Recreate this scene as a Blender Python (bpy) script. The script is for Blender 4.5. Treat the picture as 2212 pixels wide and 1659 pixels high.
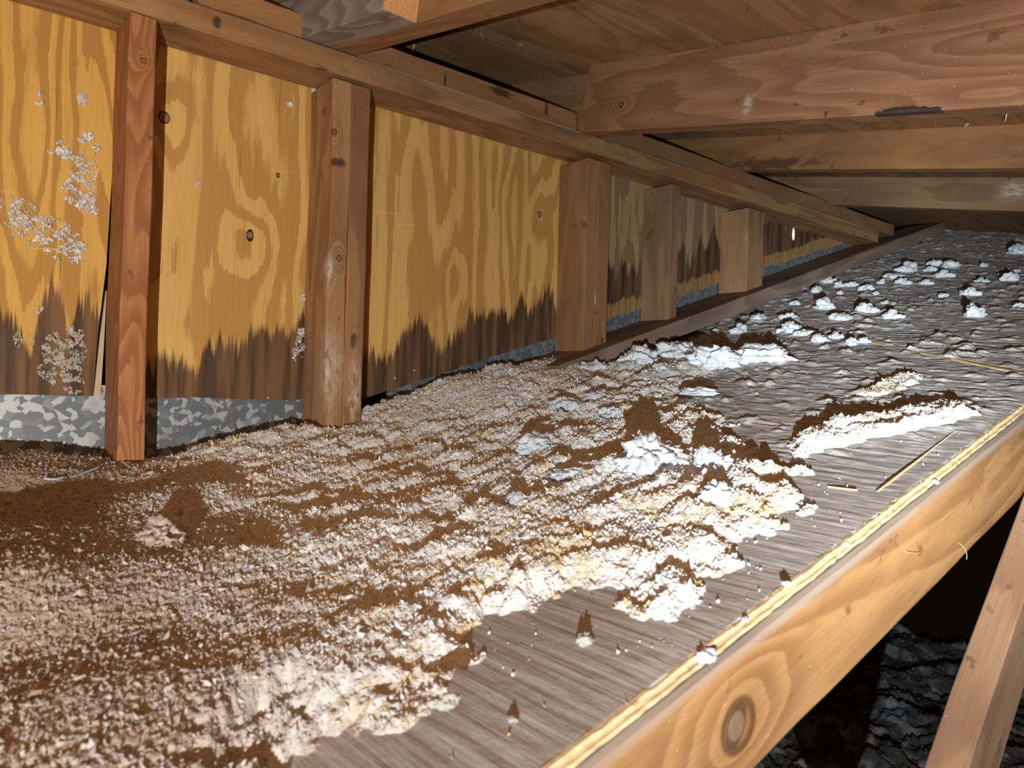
import bpy, bmesh, math, random
import numpy as np
from mathutils import Vector, Matrix

# ------------------------------------------------------------------ camera, light, exposure
SC = bpy.context.scene
COL = SC.collection
for o in list(bpy.data.objects):
    bpy.data.objects.remove(o)
R = math.radians
SC.view_settings.view_transform = 'Standard'
SC.view_settings.look = 'None'
SC.view_settings.gamma = 1.0
SC.view_settings.use_curve_mapping = False
SC.view_settings.exposure = 0.0

# world axes: X runs along the stud wall, Y towards the wall, Z up; metres
cam_d = bpy.data.cameras.new('camera')
cam = bpy.data.objects.new('camera', cam_d)
COL.objects.link(cam)
AZ, ROLL = R(50), R(1.72)
fw = Vector((math.cos(AZ), math.sin(AZ), 0))
r0 = Vector((math.sin(AZ), -math.cos(AZ), 0)); u0 = Vector((0, 0, 1))
up = math.cos(ROLL) * u0 - math.sin(ROLL) * r0
rt = math.sin(ROLL) * u0 + math.cos(ROLL) * r0
cam.matrix_world = Matrix(((rt.x, up.x, -fw.x, 0), (rt.y, up.y, -fw.y, 0), (rt.z, up.z, -fw.z, 0), (0, 0, 0, 1)))
cam_d.sensor_width = 36.0
cam_d.lens = 1550 / 2212 * 36
cam_d.clip_start = 0.01
cam_d.dof.use_dof = True
cam_d.dof.focus_distance = 1.25
cam_d.dof.aperture_fstop = 9.0
SC.camera = cam

world = bpy.data.worlds.new('attic_air')
SC.world = world
world.use_nodes = True
world.node_tree.nodes['Background'].inputs[0].default_value = (1.0, 0.55, 0.22, 1)
world.node_tree.nodes['Background'].inputs[1].default_value = 0.004

def make_flashlight():
    """hand torch low beside the camera: narrow cool hot spot, wide warm spill"""
    d = bpy.data.lights.new('flashlight', 'SPOT')
    o = bpy.data.objects.new('flashlight', d)
    COL.objects.link(o)
    o.location = (-0.32, -0.27, -0.204)
    aim = Vector((math.cos(R(25)) * math.cos(R(6.5)), math.sin(R(25)) * math.cos(R(6.5)), math.sin(R(6.5))))
    o.rotation_euler = aim.to_track_quat('-Z', 'Y').to_euler()
    d.spot_size = R(176); d.spot_blend = 0.15
    d.shadow_soft_size = 0.004
    d.energy = 500
    d.use_nodes = True
    nt = d.node_tree
    em = nt.nodes['Emission']
    tc = nt.nodes.new('ShaderNodeTexCoord')
    sp = nt.nodes.new('ShaderNodeSeparateXYZ')
    nt.links.new(tc.outputs['Normal'], sp.inputs[0])
    ab = nt.nodes.new('ShaderNodeMath'); ab.operation = 'ABSOLUTE'
    nt.links.new(sp.outputs['Z'], ab.inputs[0])
    ac = nt.nodes.new('ShaderNodeMath'); ac.operation = 'ARCCOSINE'
    nt.links.new(ab.outputs[0], ac.inputs[0])
    dv = nt.nodes.new('ShaderNodeMath'); dv.operation = 'DIVIDE'
    nt.links.new(ac.outputs[0], dv.inputs[0]); dv.inputs[1].default_value = math.pi / 2
    def ramp(stops):
        r = nt.nodes.new('ShaderNodeValToRGB')
        el = r.color_ramp.elements
        while len(el) < len(stops):
            el.new(0.5)
        for e, (p, c) in zip(el, stops):
            e.position = p; e.color = (*c, 1)
        nt.links.new(dv.outputs[0], r.inputs[0])
        return r
    g = lambda v: (v, v, v)
    prof = ramp([(0.0, g(1.0)), (7 / 90, g(0.64)), (12 / 90, g(0.31)), (18 / 90, g(0.18)), (26 / 90, g(0.13)), (36 / 90, g(0.135)), (48 / 90, g(0.155)), (60 / 90, g(0.13)), (90 / 90, g(0.06))])
    tint = ramp([(0.0, (0.80, 0.92, 1.0)), (22 / 90, (0.87, 0.95, 1.0)), (38 / 90, (0.97, 0.97, 0.94)), (62 / 90, (1.0, 0.88, 0.72))])
    nt.links.new(tint.outputs[0], em.inputs['Color'])
    nt.links.new(prof.outputs[0], em.inputs['Strength'])
make_flashlight()

def make_warm_fill():
    """weak warm fill light added behind the photographer, no lamp known there"""
    d = bpy.data.lights.new('warm_fill', 'POINT')
    o = bpy.data.objects.new('warm_fill', d)
    COL.objects.link(o)
    o.location = (-0.55, -0.35, 0.22)
    d.shadow_soft_size = 0.12
    d.color = (1.0, 0.56, 0.24)  # warm tone of the added fill, lifts the shadows
    d.energy = 3.8
make_warm_fill()

# ------------------------------------------------------------------ helpers: tagging and meshes
def tag(o, label=None, cat=None, group=None, kind=None):
    for k, v in (('label', label), ('category', cat), ('group', group), ('kind', kind)):
        if v: o[k] = v
    return o

def link(name, me, mat=None, parent=None, loc=(0, 0, 0)):
    o = bpy.data.objects.new(name, me)
    COL.objects.link(o)
    if mat and me is not None and not me.materials: me.materials.append(mat)
    if parent is not None:
        o.parent = parent
    o.location = loc
    return o

def empty(name, loc=(0, 0, 0)):
    o = bpy.data.objects.new(name, None)
    COL.objects.link(o); o.location = loc
    o.empty_display_size = 0.02
    return o

def np_mesh(name, verts, faces, smooth=True):
    """faces: (n,k) int array, one k"""
    me = bpy.data.meshes.new(name)
    verts = np.asarray(verts, np.float32); faces = np.asarray(faces, np.int32)
    n, k = faces.shape
    me.vertices.add(len(verts)); me.vertices.foreach_set('co', verts.ravel())
    me.loops.add(n * k); me.loops.foreach_set('vertex_index', faces.ravel())
    me.polygons.add(n)
    me.polygons.foreach_set('loop_start', np.arange(0, n * k, k, dtype=np.int32))
    me.polygons.foreach_set('loop_total', np.full(n, k, np.int32))
    me.update(calc_edges=True)
    me.polygons.foreach_set('use_smooth', np.full(n, smooth))
    return me

# ------------------------------------------------------------------ helpers: noise for the geometry
def _hash(ix, iy, iz, seed):
    h = (ix * 374761393 + iy * 668265263 + iz * 2147483647 + seed * 974711) & 0xFFFFFFFF
    h = ((h ^ (h >> 13)) * 1274126177) & 0xFFFFFFFF
    h = ((h ^ (h >> 16)) * 2246822519) & 0xFFFFFFFF
    return (h ^ (h >> 15)) & 0xFFFF

def noise2(x, y, seed=0):
    x = np.asarray(x, float); y = np.asarray(y, float)
    ix = np.floor(x).astype(np.int64); iy = np.floor(y).astype(np.int64)
    fx = x - ix; fy = y - iy
    u = fx * fx * fx * (fx * (fx * 6 - 15) + 10); v = fy * fy * fy * (fy * (fy * 6 - 15) + 10)
    out = 0
    for dx in (0, 1):
        for dy in (0, 1):
            a = _hash(ix + dx, iy + dy, 0, seed) * (2 * math.pi / 65536)
            g = np.cos(a) * (fx - dx) + np.sin(a) * (fy - dy)
            out = out + g * (u if dx else 1 - u) * (v if dy else 1 - v)
    return out * 1.5

def noise3(p, seed=0):
    i = np.floor(p).astype(np.int64); f = p - i
    s = f * f * (3 - 2 * f)
    out = 0
    for dx in (0, 1):
        for dy in (0, 1):
            for dz in (0, 1):
                h = _hash(i[:, 0] + dx, i[:, 1] + dy, i[:, 2] + dz, seed) / 32768.0 - 1
                w = (s[:, 0] if dx else 1 - s[:, 0]) * (s[:, 1] if dy else 1 - s[:, 1]) * (s[:, 2] if dz else 1 - s[:, 2])
                out = out + h * w
    return out

def fbm2(x, y, seed, octs, gain=0.5):
    a, t = 1.0, 0
    for k in range(octs):
        t = t + a * noise2(x * 2 ** k, y * 2 ** k, seed + k * 17)
        a *= gain
    return t

def smooth(a, b, x):
    t = np.clip((x - a) / (b - a), 0, 1)
    return t * t * (3 - 2 * t)

def poly_sd(x, y, poly):
    """signed distance, positive inside"""
    P = np.array(poly, float); d = np.full(x.shape, 1e9); ins = np.zeros(x.shape, bool)
    for i in range(len(P)):
        a, b = P[i], P[(i + 1) % len(P)]
        e = b - a
        t = np.clip(((x - a[0]) * e[0] + (y - a[1]) * e[1]) / (e @ e + 1e-12), 0, 1)
        d = np.minimum(d, (x - a[0] - t * e[0]) ** 2 + (y - a[1] - t * e[1]) ** 2)
        c = ((a[1] > y) != (b[1] > y))
        with np.errstate(divide='ignore', invalid='ignore'):
            xi = (b[0] - a[0]) * (y - a[1]) / (b[1] - a[1] + 1e-12) + a[0]
        ins ^= c & (x < xi)
    d = np.sqrt(d)
    return np.where(ins, d, -d)

# ------------------------------------------------------------------ helpers: node expressions
class Tree:
    def __init__(s, name):
        s.m = bpy.data.materials.new(name); s.m.use_nodes = True
        s.t = s.m.node_tree; s.N = s.t.nodes; s.L = s.t.links
        s.b = s.N['Principled BSDF']
        s.b.inputs['Specular IOR Level'].default_value = 0.25
        s.tc = s.N.new('ShaderNodeTexCoord')
        s.obj = s.tc.outputs['Object']
        sp = s.N.new('ShaderNodeSeparateXYZ'); s.L.new(s.obj, sp.inputs[0])
        s.x, s.y, s.z = sp.outputs
    def put(s, sock, v):
        if isinstance(v, bpy.types.NodeSocket): s.L.new(v, sock)
        elif isinstance(v, (tuple, list)):
            sock.default_value = (*v, 1) if len(sock.default_value) == 4 and len(v) == 3 else v
        else: sock.default_value = v
    def f(s, op, a, b=None, c=None):
        n = s.N.new('ShaderNodeMath'); n.operation = op
        for i, v in enumerate((a, b, c)):
            if v is not None: s.put(n.inputs[i], v)
        return n.outputs[0]
    def add(s, a, b): return s.f('ADD', a, b)
    def sub(s, a, b): return s.f('SUBTRACT', a, b)
    def mul(s, a, b): return s.f('MULTIPLY', a, b)
    def vec(s, x, y, z):
        n = s.N.new('ShaderNodeCombineXYZ')
        for i, v in enumerate((x, y, z)): s.put(n.inputs[i], v)
        return n.outputs[0]
    def scaled(s, sx, sy, sz, off=0.0):
        return s.vec(s.add(s.mul(s.x, sx), off), s.add(s.mul(s.y, sy), off * 1.7), s.add(s.mul(s.z, sz), off * 0.6))
    def noise(s, vec, scale=1.0, detail=2.0, rough=0.5, dist=0.0):
        n = s.N.new('ShaderNodeTexNoise')
        s.L.new(vec, n.inputs['Vector'])
        n.inputs['Scale'].default_value = scale; n.inputs['Detail'].default_value = detail
        n.inputs['Roughness'].default_value = rough; n.inputs['Distortion'].default_value = dist
        return n.outputs['Fac']
    def voronoi(s, vec, scale, feature='F1', out='Color'):
        n = s.N.new('ShaderNodeTexVoronoi'); n.feature = feature
        s.L.new(vec, n.inputs['Vector']); n.inputs['Scale'].default_value = scale
        return n.outputs[out]
    def step(s, a, b, v):
        n = s.N.new('ShaderNodeMapRange'); n.interpolation_type = 'SMOOTHSTEP'
        s.put(n.inputs['Value'], v); s.put(n.inputs['From Min'], a); s.put(n.inputs['From Max'], b)
        return n.outputs[0]
    def mix(s, fac, a, b, mode='MIX'):
        n = s.N.new('ShaderNodeMix'); n.data_type = 'RGBA'; n.blend_type = mode
        s.put(n.inputs[0], fac); s.put(n.inputs[6], a); s.put(n.inputs[7], b)
        return n.outputs[2]
    def ramp(s, v, stops):
        n = s.N.new('ShaderNodeValToRGB'); el = n.color_ramp.elements
        while len(el) < len(stops): el.new(0.5)
        for e, (p, c) in zip(el, stops):
            e.position = p; e.color = (*c, 1)
        s.put(n.inputs[0], v)
        return n.outputs[0]
    def blob(s, p, r):
        """soft ball 1..0 around p, radii r"""
        d = [s.f('DIVIDE', s.sub(v, q), k) for v, q, k in zip((s.x, s.y, s.z), p, r)]
        q = s.add(s.add(s.mul(d[0], d[0]), s.mul(d[1], d[1])), s.mul(d[2], d[2]))
        return s.f('EXPONENT', s.mul(q, -1.0))
    def done(s, col, rough=0.8, bump=None, dist=0.001, strength=1.0, metal=None):
        s.put(s.b.inputs['Base Color'], col); s.put(s.b.inputs['Roughness'], rough)
        if metal is not None: s.put(s.b.inputs['Metallic'], metal)
        if bump is not None:
            n = s.N.new('ShaderNodeBump'); n.inputs['Distance'].default_value = dist
            n.inputs['Strength'].default_value = strength
            s.L.new(bump, n.inputs['Height']); s.L.new(n.outputs[0], s.b.inputs['Normal'])
        return s.m

_seed = [0]
def lumber(name, light=(0.45, 0.225, 0.095), dark=(0.27, 0.115, 0.043), grey=0.0, knots=(), stains=(), dust=(), blotch=0.5, rings=9.0, stain_col=(0.035, 0.018, 0.012), arris=None):
    """sawn softwood; local X is the grain. knots (x,y,z,r), stains and dust (x,y,z,rx,ry,rz)"""
    _seed[0] += 1
    light = (light[0] * 0.98, light[1] * 1.10, light[2] * 1.18); dark = (dark[0], dark[1] * 1.10, dark[2] * 1.2)
    off = 3.7 * _seed[0]
    T = Tree(name)
    F = T.noise(T.scaled(1.6, 9, 9, off), 1.0, 2.0, 0.45)
    F = T.mul(F, rings)
    kmask = None
    for (kx, ky, kz, kr) in knots:
        b = T.blob((kx, ky, kz), (kr * 3.2, kr * 2.0, kr * 2.0))
        F = T.add(F, T.mul(b, 3.0))
        k = T.blob((kx, ky, kz), (kr * 1.05, kr, kr))
        kmask = k if kmask is None else T.f('MAXIMUM', kmask, k)
    F = T.add(F, T.mul(T.noise(T.scaled(12, 90, 90, off), 1.0, 2.0), 0.35))
    fr = T.f('FRACT', F)
    ring = T.mul(T.step(0.0, 0.75, fr), T.step(1.0, 0.86, fr))
    fib = T.noise(T.scaled(14, 420, 420, off), 1.0, 3.0, 0.6)
    big = T.noise(T.scaled(4, 11, 11, off + 1), 1.0, 4.0, 0.6)
    col = T.mix(T.mul(ring, 0.75), light, dark)
    col = T.mix(T.mul(T.step(0.42, 0.72, fib), 0.45), col, dark)
    lightened = tuple(min(1, c * 1.35) for c in light)
    col = T.mix(T.mul(T.step(0.5, 0.25, big), blotch * 0.6), col, lightened)
    col = T.mix(T.mul(T.step(0.52, 0.75, big), blotch), col, tuple(c * 0.5 for c in dark))
    if grey:
        col = T.mix(grey, col, T.mix(ring, (0.38, 0.32, 0.285), (0.24, 0.195, 0.17)))
    if kmask is not None:
        col = T.mix(T.step(0.25, 0.42, kmask), col, tuple(c * 0.55 for c in dark))
        col = T.mix(T.step(0.5, 0.75, kmask), col, tuple(c * 1.15 for c in dark))
    rag = T.mul(T.sub(T.noise(T.scaled(25, 60, 60, off + 2), 1.0, 4.0, 0.65), 0.5), 1.1)
    for (sx, sy, sz, rx, ry, rz) in stains:
        m = T.step(0.32, 0.85, T.add(T.blob((sx, sy, sz), (rx, ry, rz)), T.mul(rag, 1.5)))
        col = T.mix(T.mul(m, 0.8), col, stain_col)
    speck = T.noise(T.scaled(260, 260, 260, off), 1.0, 2.0)
    spots = T.noise(T.scaled(26, 34, 34, off + 5), 1.0, 3.0, 0.6)
    col = T.mix(T.mul(T.step(0.64, 0.72, spots), 0.55), col, tuple(c * 0.3 for c in dark))
    dn = T.noise(T.scaled(45, 150, 150, off + 7), 1.0, 4.0, 0.7) if dust else None
    for (sx, sy, sz, rx, ry, rz) in dust:
        m = T.mul(T.blob((sx, sy, sz), (rx, ry, rz)), T.step(0.35, 0.65, dn))
        col = T.mix(T.mul(m, 0.75), col, (0.75, 0.68, 0.55))
    col = T.mix(T.mul(T.step(0.70, 0.76, speck), 0.5), col, (0.62, 0.55, 0.45))
    if arris:
        col = T.mix(T.mul(T.step(arris[0], arris[1], T.add(T.z, T.mul(T.sub(big, 0.5), 0.01))), 0.75), col, arris[2] if len(arris) > 2 else (0.30, 0.24, 0.19))
    h = T.add(T.mul(fib, 0.6), T.mul(ring, 0.35))
    return T.done(col, 0.72, h, 0.0007, 0.9)

# ------------------------------------------------------------------ helpers: sawn boards
def board_mesh(name, L, W, H, seg=14, seed=1, bev=0.0022, wob=0.0004, skew0=0.0, skew1=0.0):
    """length on +X from 0, width on Y centred, height on Z from 0; eased edges, slightly uneven"""
    rnd = np.random.default_rng(seed)
    w, b = W / 2, bev
    prof = [(-w + b, 0), (w - b, 0), (w - b * 0.3, b * 0.3), (w, b), (w, H - b), (w - b * 0.3, H - b * 0.3), (w - b, H), (-w + b, H),
            (-w + b * 0.3, H - b * 0.3), (-w, H - b), (-w, b), (-w + b * 0.3, b * 0.3)]
    n = len(prof); V = []
    bow = rnd.normal(0, wob, (4, 2))
    for i in range(seg + 1):
        t = i / seg
        s = np.array([math.sin(t * math.pi * (k + 1)) for k in range(4)])
        dy, dz = s @ bow
        for j, (py, pz) in enumerate(prof):
            x = t * L + (skew0 * (1 - t) + skew1 * t) * (pz / H)
            q = rnd.normal(0, wob * 0.35, 2) if 0 < i < seg else (0, 0)
            V.append((x, py + dy + q[0], pz + dz + q[1]))
    F4 = []
    for i in range(seg):
        for j in range(n):
            k = (j + 1) % n
            F4.append((i * n + j, i * n + k, (i + 1) * n + k, (i + 1) * n + j))
    me = bpy.data.meshes.new(name)
    caps = [tuple(range(n))[::-1], tuple(seg * n + j for j in range(n))]
    me.from_pydata(V, [], [tuple(f)[::-1] for f in F4] + [c[::-1] for c in caps])
    bm = bmesh.new(); bm.from_mesh(me); bmesh.ops.recalc_face_normals(bm, faces=bm.faces); bm.to_mesh(me); bm.free()
    for p in me.polygons: p.use_smooth = False
    return me

def frame(p0, p1, upv):
    ex = (Vector(p1) - Vector(p0)).normalized()
    ey = Vector(upv).cross(ex).normalized()
    ez = ex.cross(ey)
    return Matrix(((ex.x, ey.x, ez.x, p0[0]), (ex.y, ey.y, ez.y, p0[1]), (ex.z, ey.z, ez.z, p0[2]), (0, 0, 0, 1)))

def board(name, p0, p1, W, H, upv=(0, 0, 1), mat=None, parent=None, **kw):
    """p0,p1 = middle of the lower face at both ends"""
    L = (Vector(p1) - Vector(p0)).length
    me = board_mesh(name, L, W, H, **kw)
    o = link(name, me, mat, parent)
    M = frame(p0, p1, upv)
    if parent is not None: M = parent.matrix_basis.inverted() @ M
    o.matrix_basis = M
    return o

def to_local(p0, p1, upv, pts):
    """world points to a board's own axes (for knots, stains and dust on it)"""
    Mi = frame(p0, p1, upv).inverted()
    out = []
    for q in pts:
        v = Mi @ Vector(q[:3])
        out.append((v.x, v.y, v.z, *q[3:]))
    return out

# ------------------------------------------------------------------ the shape of the place
def z_roof(X, Y):
    """old roof slope, slightly warped between the wall and its sawn edge"""
    a = -0.290 + 0.245 * X; b = -0.323 + 0.312 * X
    t = (Y - 0.30) / 0.90
    return a + (b - a) * t
def z_deck(Y): return 0.693 - 0.205 * (1.111 - Y)
def z_flash(X): return max(-0.035, 0.036 + 0.305 * (X - 0.884)) if X > 0.62 else -0.035 - 0.01 * (X - 0.1)

# ------------------------------------------------------------------ materials of the setting
def plywood(name, light, dark, seed, knots=(), stain=0.06, spike=0.05, tear=0.0, mould=(), lv=7.0, slope_line=False, greyness=0.0):
    """rotary cut veneer standing on end: broad flame figure round the knots, water stain creeping up from the lower edge"""
    T = Tree(name); off = seed * 5.3
    warp = T.mul(T.sub(T.noise(T.scaled(3.0, 1, 2.0, off), 1.0, 2.0), 0.5), 0.25)
    F = T.noise(T.vec(T.add(T.mul(T.add(T.x, T.mul(warp, 0.3)), 10.5), off), 0.0, T.add(T.mul(T.z, 1.5), off)), 1.0, 2.0, 0.42)
    F = T.mul(F, lv)
    km = None
    for (kx, kz, kr, amp) in knots:
        wob = T.mul(T.sub(T.noise(T.scaled(34, 1, 24, off + kx * 9), 1.0, 2.0), 0.5), 1.6)
        b = T.blob((kx, 0, kz), (kr * 4.2, 1.0, kr * 6.5))
        F = T.add(F, T.mul(b, T.add(amp * 1.35, wob)))
        k = T.blob((kx, 0, kz), (kr * 0.8, 1.0, kr))
        km = k if km is None else km
    jag = T.noise(T.scaled(95, 1, 11, off), 1.0, 4.0, 0.7)
    F = T.add(F, T.mul(T.sub(jag, 0.5), 0.62))
    fr = T.f('FRACT', F)
    band = T.mul(T.step(0.42, 0.60, fr), T.step(1.0, 0.97, fr))
    fib = T.noise(T.scaled(520, 1, 9, off), 1.0, 3.0, 0.6)
    soft = T.noise(T.scaled(30, 1, 3.5, off + 3), 1.0, 3.0)
    col = T.mix(T.mul(band, 0.92), light, dark)
    col = T.mix(T.mul(T.step(0.45, 0.75, soft), 0.3), col, dark)
    col = T.mix(T.mul(T.step(0.5, 0.78, fib), 0.45), col, tuple(c * 0.62 for c in dark))
    check = T.noise(T.scaled(150, 1, 4, off + 8), 1.0, 1.0)
    col = T.mix(T.mul(T.step(0.74, 0.78, check), 0.6), col, tuple(c * 0.35 for c in dark))
    if greyness:
        col = T.mix(greyness, col, T.mix(band, (0.40, 0.29, 0.19), (0.25, 0.165, 0.10)))
    for (mx, mz, rx, rz, amt, mc) in mould:
        rag = T.mul(T.sub(T.noise(T.scaled(70, 1, 7, off + 2), 1.0, 4.0, 0.65), 0.5), 0.9)
        m = T.step(0.3, 0.75, T.add(T.blob((mx, 0, mz), (rx, 1, rz)), rag))
        col = T.mix(T.mul(m, amt), col, mc)
    # water stain: height above the flashing line
    zl = T.f('MAXIMUM', -0.035, T.add(T.mul(T.x, 0.305), 0.036 - 0.305 * 0.884)) if slope_line else -0.035
    hgt = T.sub(T.z, zl)
    s0 = T.noise(T.vec(T.mul(T.x, 7), off + 2, 0.0), 1.0, 1.0, 0.4)
    s1 = T.noise(T.vec(T.mul(T.x, 26), off, T.mul(T.z, 1.5)), 1.0, 2.0, 0.5)
    s2 = T.noise(T.vec(T.mul(T.x, 190), off, T.mul(T.z, 5)), 1.0, 2.0, 0.6)
    lim = T.add(T.add(T.add(stain, T.mul(T.sub(s0, 0.5), spike * 2.4)), T.mul(T.sub(s1, 0.5), spike * 3.4)), T.mul(T.sub(s2, 0.5), spike * 1.3))
    m = T.step(0.012, -0.012, T.sub(hgt, lim))
    streak = T.mul(T.noise(T.scaled(75, 1, 4, off + 6), 1.0, 2.0), 1.0)
    sc = T.mix(T.step(0.40, 0.66, streak), (0.036, 0.020, 0.020), (0.17, 0.085, 0.042))
    col = T.mix(T.mul(m, 0.92), col, sc)
    if tear:
        l2 = T.add(tear * 0.15, T.mul(T.noise(T.vec(T.mul(T.x, 38), off + 4, T.mul(T.z, 3)), 1.0, 3.0, 0.6), tear))
        m2 = T.step(0.004, -0.004, T.sub(hgt, l2))
        col = T.mix(T.mul(m2, 0.9), col, T.mix(T.step(0.3, 0.7, fib), (0.52, 0.34, 0.14), (0.25, 0.12, 0.04)))
    # scuffs
    sc2 = T.noise(T.vec(T.mul(T.x, 5), off + 9, T.mul(T.add(T.z, T.mul(T.x, -0.12)), 120)), 1.0, 1.0)
    col = T.mix(T.mul(T.step(0.77, 0.82, sc2), 0.35), col, tuple(min(1, c * 1.4) for c in light))
    h = T.add(T.mul(fib, 0.5), T.mul(band, 0.2))
    return T.done(col, 0.62, h, 0.0005, 0.7)

def mat_roof_sheet():
    T = Tree('weathered_roof_ply')
    g = T.noise(T.scaled(210, 5, 60, 2), 1.0, 4.0, 0.6)
    g2 = T.noise(T.scaled(60, 2.2, 60, 4), 1.0, 3.0, 0.6)
    big = T.noise(T.scaled(7, 3, 3, 1), 1.0, 4.0)
    col = T.mix(big, (0.45, 0.395, 0.35), (0.36, 0.31, 0.275))
    col = T.mix(T.mul(T.step(0.56, 0.70, g), 0.4), col, (0.20, 0.17, 0.145))
    col = T.mix(T.mul(T.step(0.62, 0.74, g2), 0.3), col, (0.46, 0.38, 0.29))
    d = T.noise(T.scaled(95, 38, 60, 7), 1.0, 4.0, 0.65)
    far = T.step(0.55, 1.2, T.x)
    dm = T.mul(T.step(0.46, 0.60, d), T.add(0.12, T.mul(far, 0.62)))
    col = T.mix(dm, col, (0.74, 0.73, 0.725))
    h = T.add(T.mul(g, 0.7), T.add(T.mul(g2, 0.7), T.mul(d, 0.5)))
    return T.done(col, 0.9, h, 0.0016, 0.9)

def mat_deck(name, seed, base=(0.50, 0.285, 0.135), dark=(0.32, 0.16, 0.07)):
    T = Tree(name); off = seed * 3.1
    F = T.mul(T.noise(T.scaled(1.3, 7, 1, off), 1.0, 2.0, 0.5, 0.4), 7)
    F = T.add(F, T.mul(T.noise(T.scaled(9, 120, 1, off), 1.0, 2.0), 0.3))
    fr = T.f('FRACT', F)
    band = T.mul(T.step(0.3, 0.75, fr), T.step(1.0, 0.9, fr))
    fib = T.noise(T.scaled(10, 480, 1, off), 1.0, 3.0)
    big = T.noise(T.scaled(5, 5, 1, off + 2), 1.0, 4.0, 0.6)
    col = T.mix(T.mul(band, 0.6), base, dark)
    col = T.mix(T.mul(T.step(0.45, 0.75, fib), 0.4), col, dark)
    col = T.mix(T.mul(T.step(0.55, 0.75, big), 0.55), col, tuple(c * 0.45 for c in dark))
    col = T.mix(T.mul(T.step(0.45, 0.25, big), 0.45), col, (0.30, 0.25, 0.19))
    return T.done(col, 0.75, fib, 0.0005, 0.7)

def mat_galv(hi=1.0):
    T = Tree('galvanised_sheet')
    wv = T.noise(T.scaled(60, 60, 60, 1), 1.0, 2.0)
    v = T.vec(T.add(T.x, T.mul(wv, 0.012)), 0.0, T.add(T.z, T.mul(wv, 0.009)))
    c = T.voronoi(v, 105)
    sp = T.N.new('ShaderNodeSeparateColor'); T.L.new(c, sp.inputs[0])
    k = sp.outputs[0]
    col = T.mix(T.step(0.58, 0.72, k), (0.16, 0.19, 0.21), tuple(0.16 + (v - 0.16) * hi for v in (0.52, 0.57, 0.59)))
    col = T.mix(T.mul(T.step(0.35, 0.5, k), 0.3), col, (0.30, 0.33, 0.35))
    dirt = T.noise(T.scaled(30, 30, 30, 3), 1.0, 4.0)
    col = T.mix(T.mul(T.step(0.5, 0.7, dirt), 0.4), col, (0.18, 0.17, 0.15))
    return T.done(col, 0.5, k, 0.0002, 0.4, 0.35)

# where the fill is mostly tan shreds: x, y, radius
TANS = [(*(0.4650, 0.4956), .055), (*(0.6044, 0.4188), .045), (*(0.3579, 0.4742), .04), (*(0.2648, 0.3769), .04), (*(0.2368, 0.3865), .035), (*(0.4645, 0.3826), .03), (*(0.6596, 0.3867), .03), (*(0.5473, 0.9566), .05), (*(0.9772, 0.4107), .05), (*(1.0979, 0.3758), .03), (*(1.2175, 0.4852), .04)]
def mat_insulation():
    T = Tree('loose_fill')
    p = T.noise(T.scaled(13, 13, 13, 3), 1.0, 3.0, 0.6)
    q = T.noise(T.scaled(150, 150, 150, 5), 1.0, 2.0)
    r = T.noise(T.scaled(520, 520, 520, 8), 1.0, 2.0)
    col = T.mix(T.step(0.35, 0.7, q), (0.80, 0.79, 0.77), (0.66, 0.63, 0.58))
    tan = T.mul(T.step(0.50, 0.64, p), T.step(0.36, 0.55, q))
    col = T.mix(T.mul(tan, 0.8), col, (0.74, 0.56, 0.30))
    tb = None
    for (cx, cy, cr) in TANS:
        b = T.blob((cx, cy, 0.0), (cr, cr, 9.0)); tb = b if tb is None else T.f('MAXIMUM', tb, b)
    col = T.mix(T.mul(T.mul(tb, T.step(0.40, 0.58, p)), 0.7), col, (0.76, 0.57, 0.29))
    lf = T.mul(T.step(0.40, 0.10, T.x), 0.8)  # left fill: dirtier brown, with the dimness of grazing light painted in
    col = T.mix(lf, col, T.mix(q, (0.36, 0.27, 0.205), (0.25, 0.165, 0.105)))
    col = T.mix(T.mul(T.step(0.62, 0.72, r), 0.5), col, (0.34, 0.25, 0.17))
    h = T.add(T.mul(q, 0.6), T.mul(r, 0.4))
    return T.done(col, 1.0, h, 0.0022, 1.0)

def mat_tuft(name, c1, c2, tanc=(0.75, 0.62, 0.42), tan=0.2):
    T = Tree(name)
    q = T.noise(T.scaled(3.2, 3.2, 3.2, 5), 1.0, 4.0, 0.6)
    r = T.noise(T.scaled(11, 11, 11, 8), 1.0, 4.0, 0.75)
    col = T.mix(T.step(0.35, 0.7, q), c1, c2)
    col = T.mix(T.mul(T.step(0.55, 0.7, q), tan), col, tanc)
    return T.done(col, 1.0, r, 0.0035, 0.8)

def mat_flakes():
    T = Tree('insulation_flakes')
    a = T.N.new('ShaderNodeVertexColor'); a.layer_name = 'tone'
    return T.done(a.outputs['Color'], 0.95)

def plain(name, c, rough=0.7, metal=0.0, var=0.3, sc=200):
    T = Tree(name)
    q = T.noise(T.scaled(sc, sc, sc, 2), 1.0, 3.0)
    return T.done(T.mix(T.mul(q, var), c, tuple(v * 0.4 for v in c)), rough, q, 0.0003, 0.5, metal)

# ------------------------------------------------------------------ large structure
def sheet_mesh(name, outline, y0, y1):
    """upright panel: outline of (x, z) extruded from y0 (front) to y1"""
    n = len(outline)
    V = [(x, y0, z) for x, z in outline] + [(x, y1, z) for x, z in outline]
    F = [tuple(range(n)), tuple(range(2 * n - 1, n - 1, -1))] + [(i, n + i, n + (i + 1) % n, (i + 1) % n) for i in range(n)]
    me = bpy.data.meshes.new(name); me.from_pydata(V, [], F)
    bm = bmesh.new(); bm.from_mesh(me); bmesh.ops.recalc_face_normals(bm, faces=bm.faces); bm.to_mesh(me); bm.free()
    return me

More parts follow.
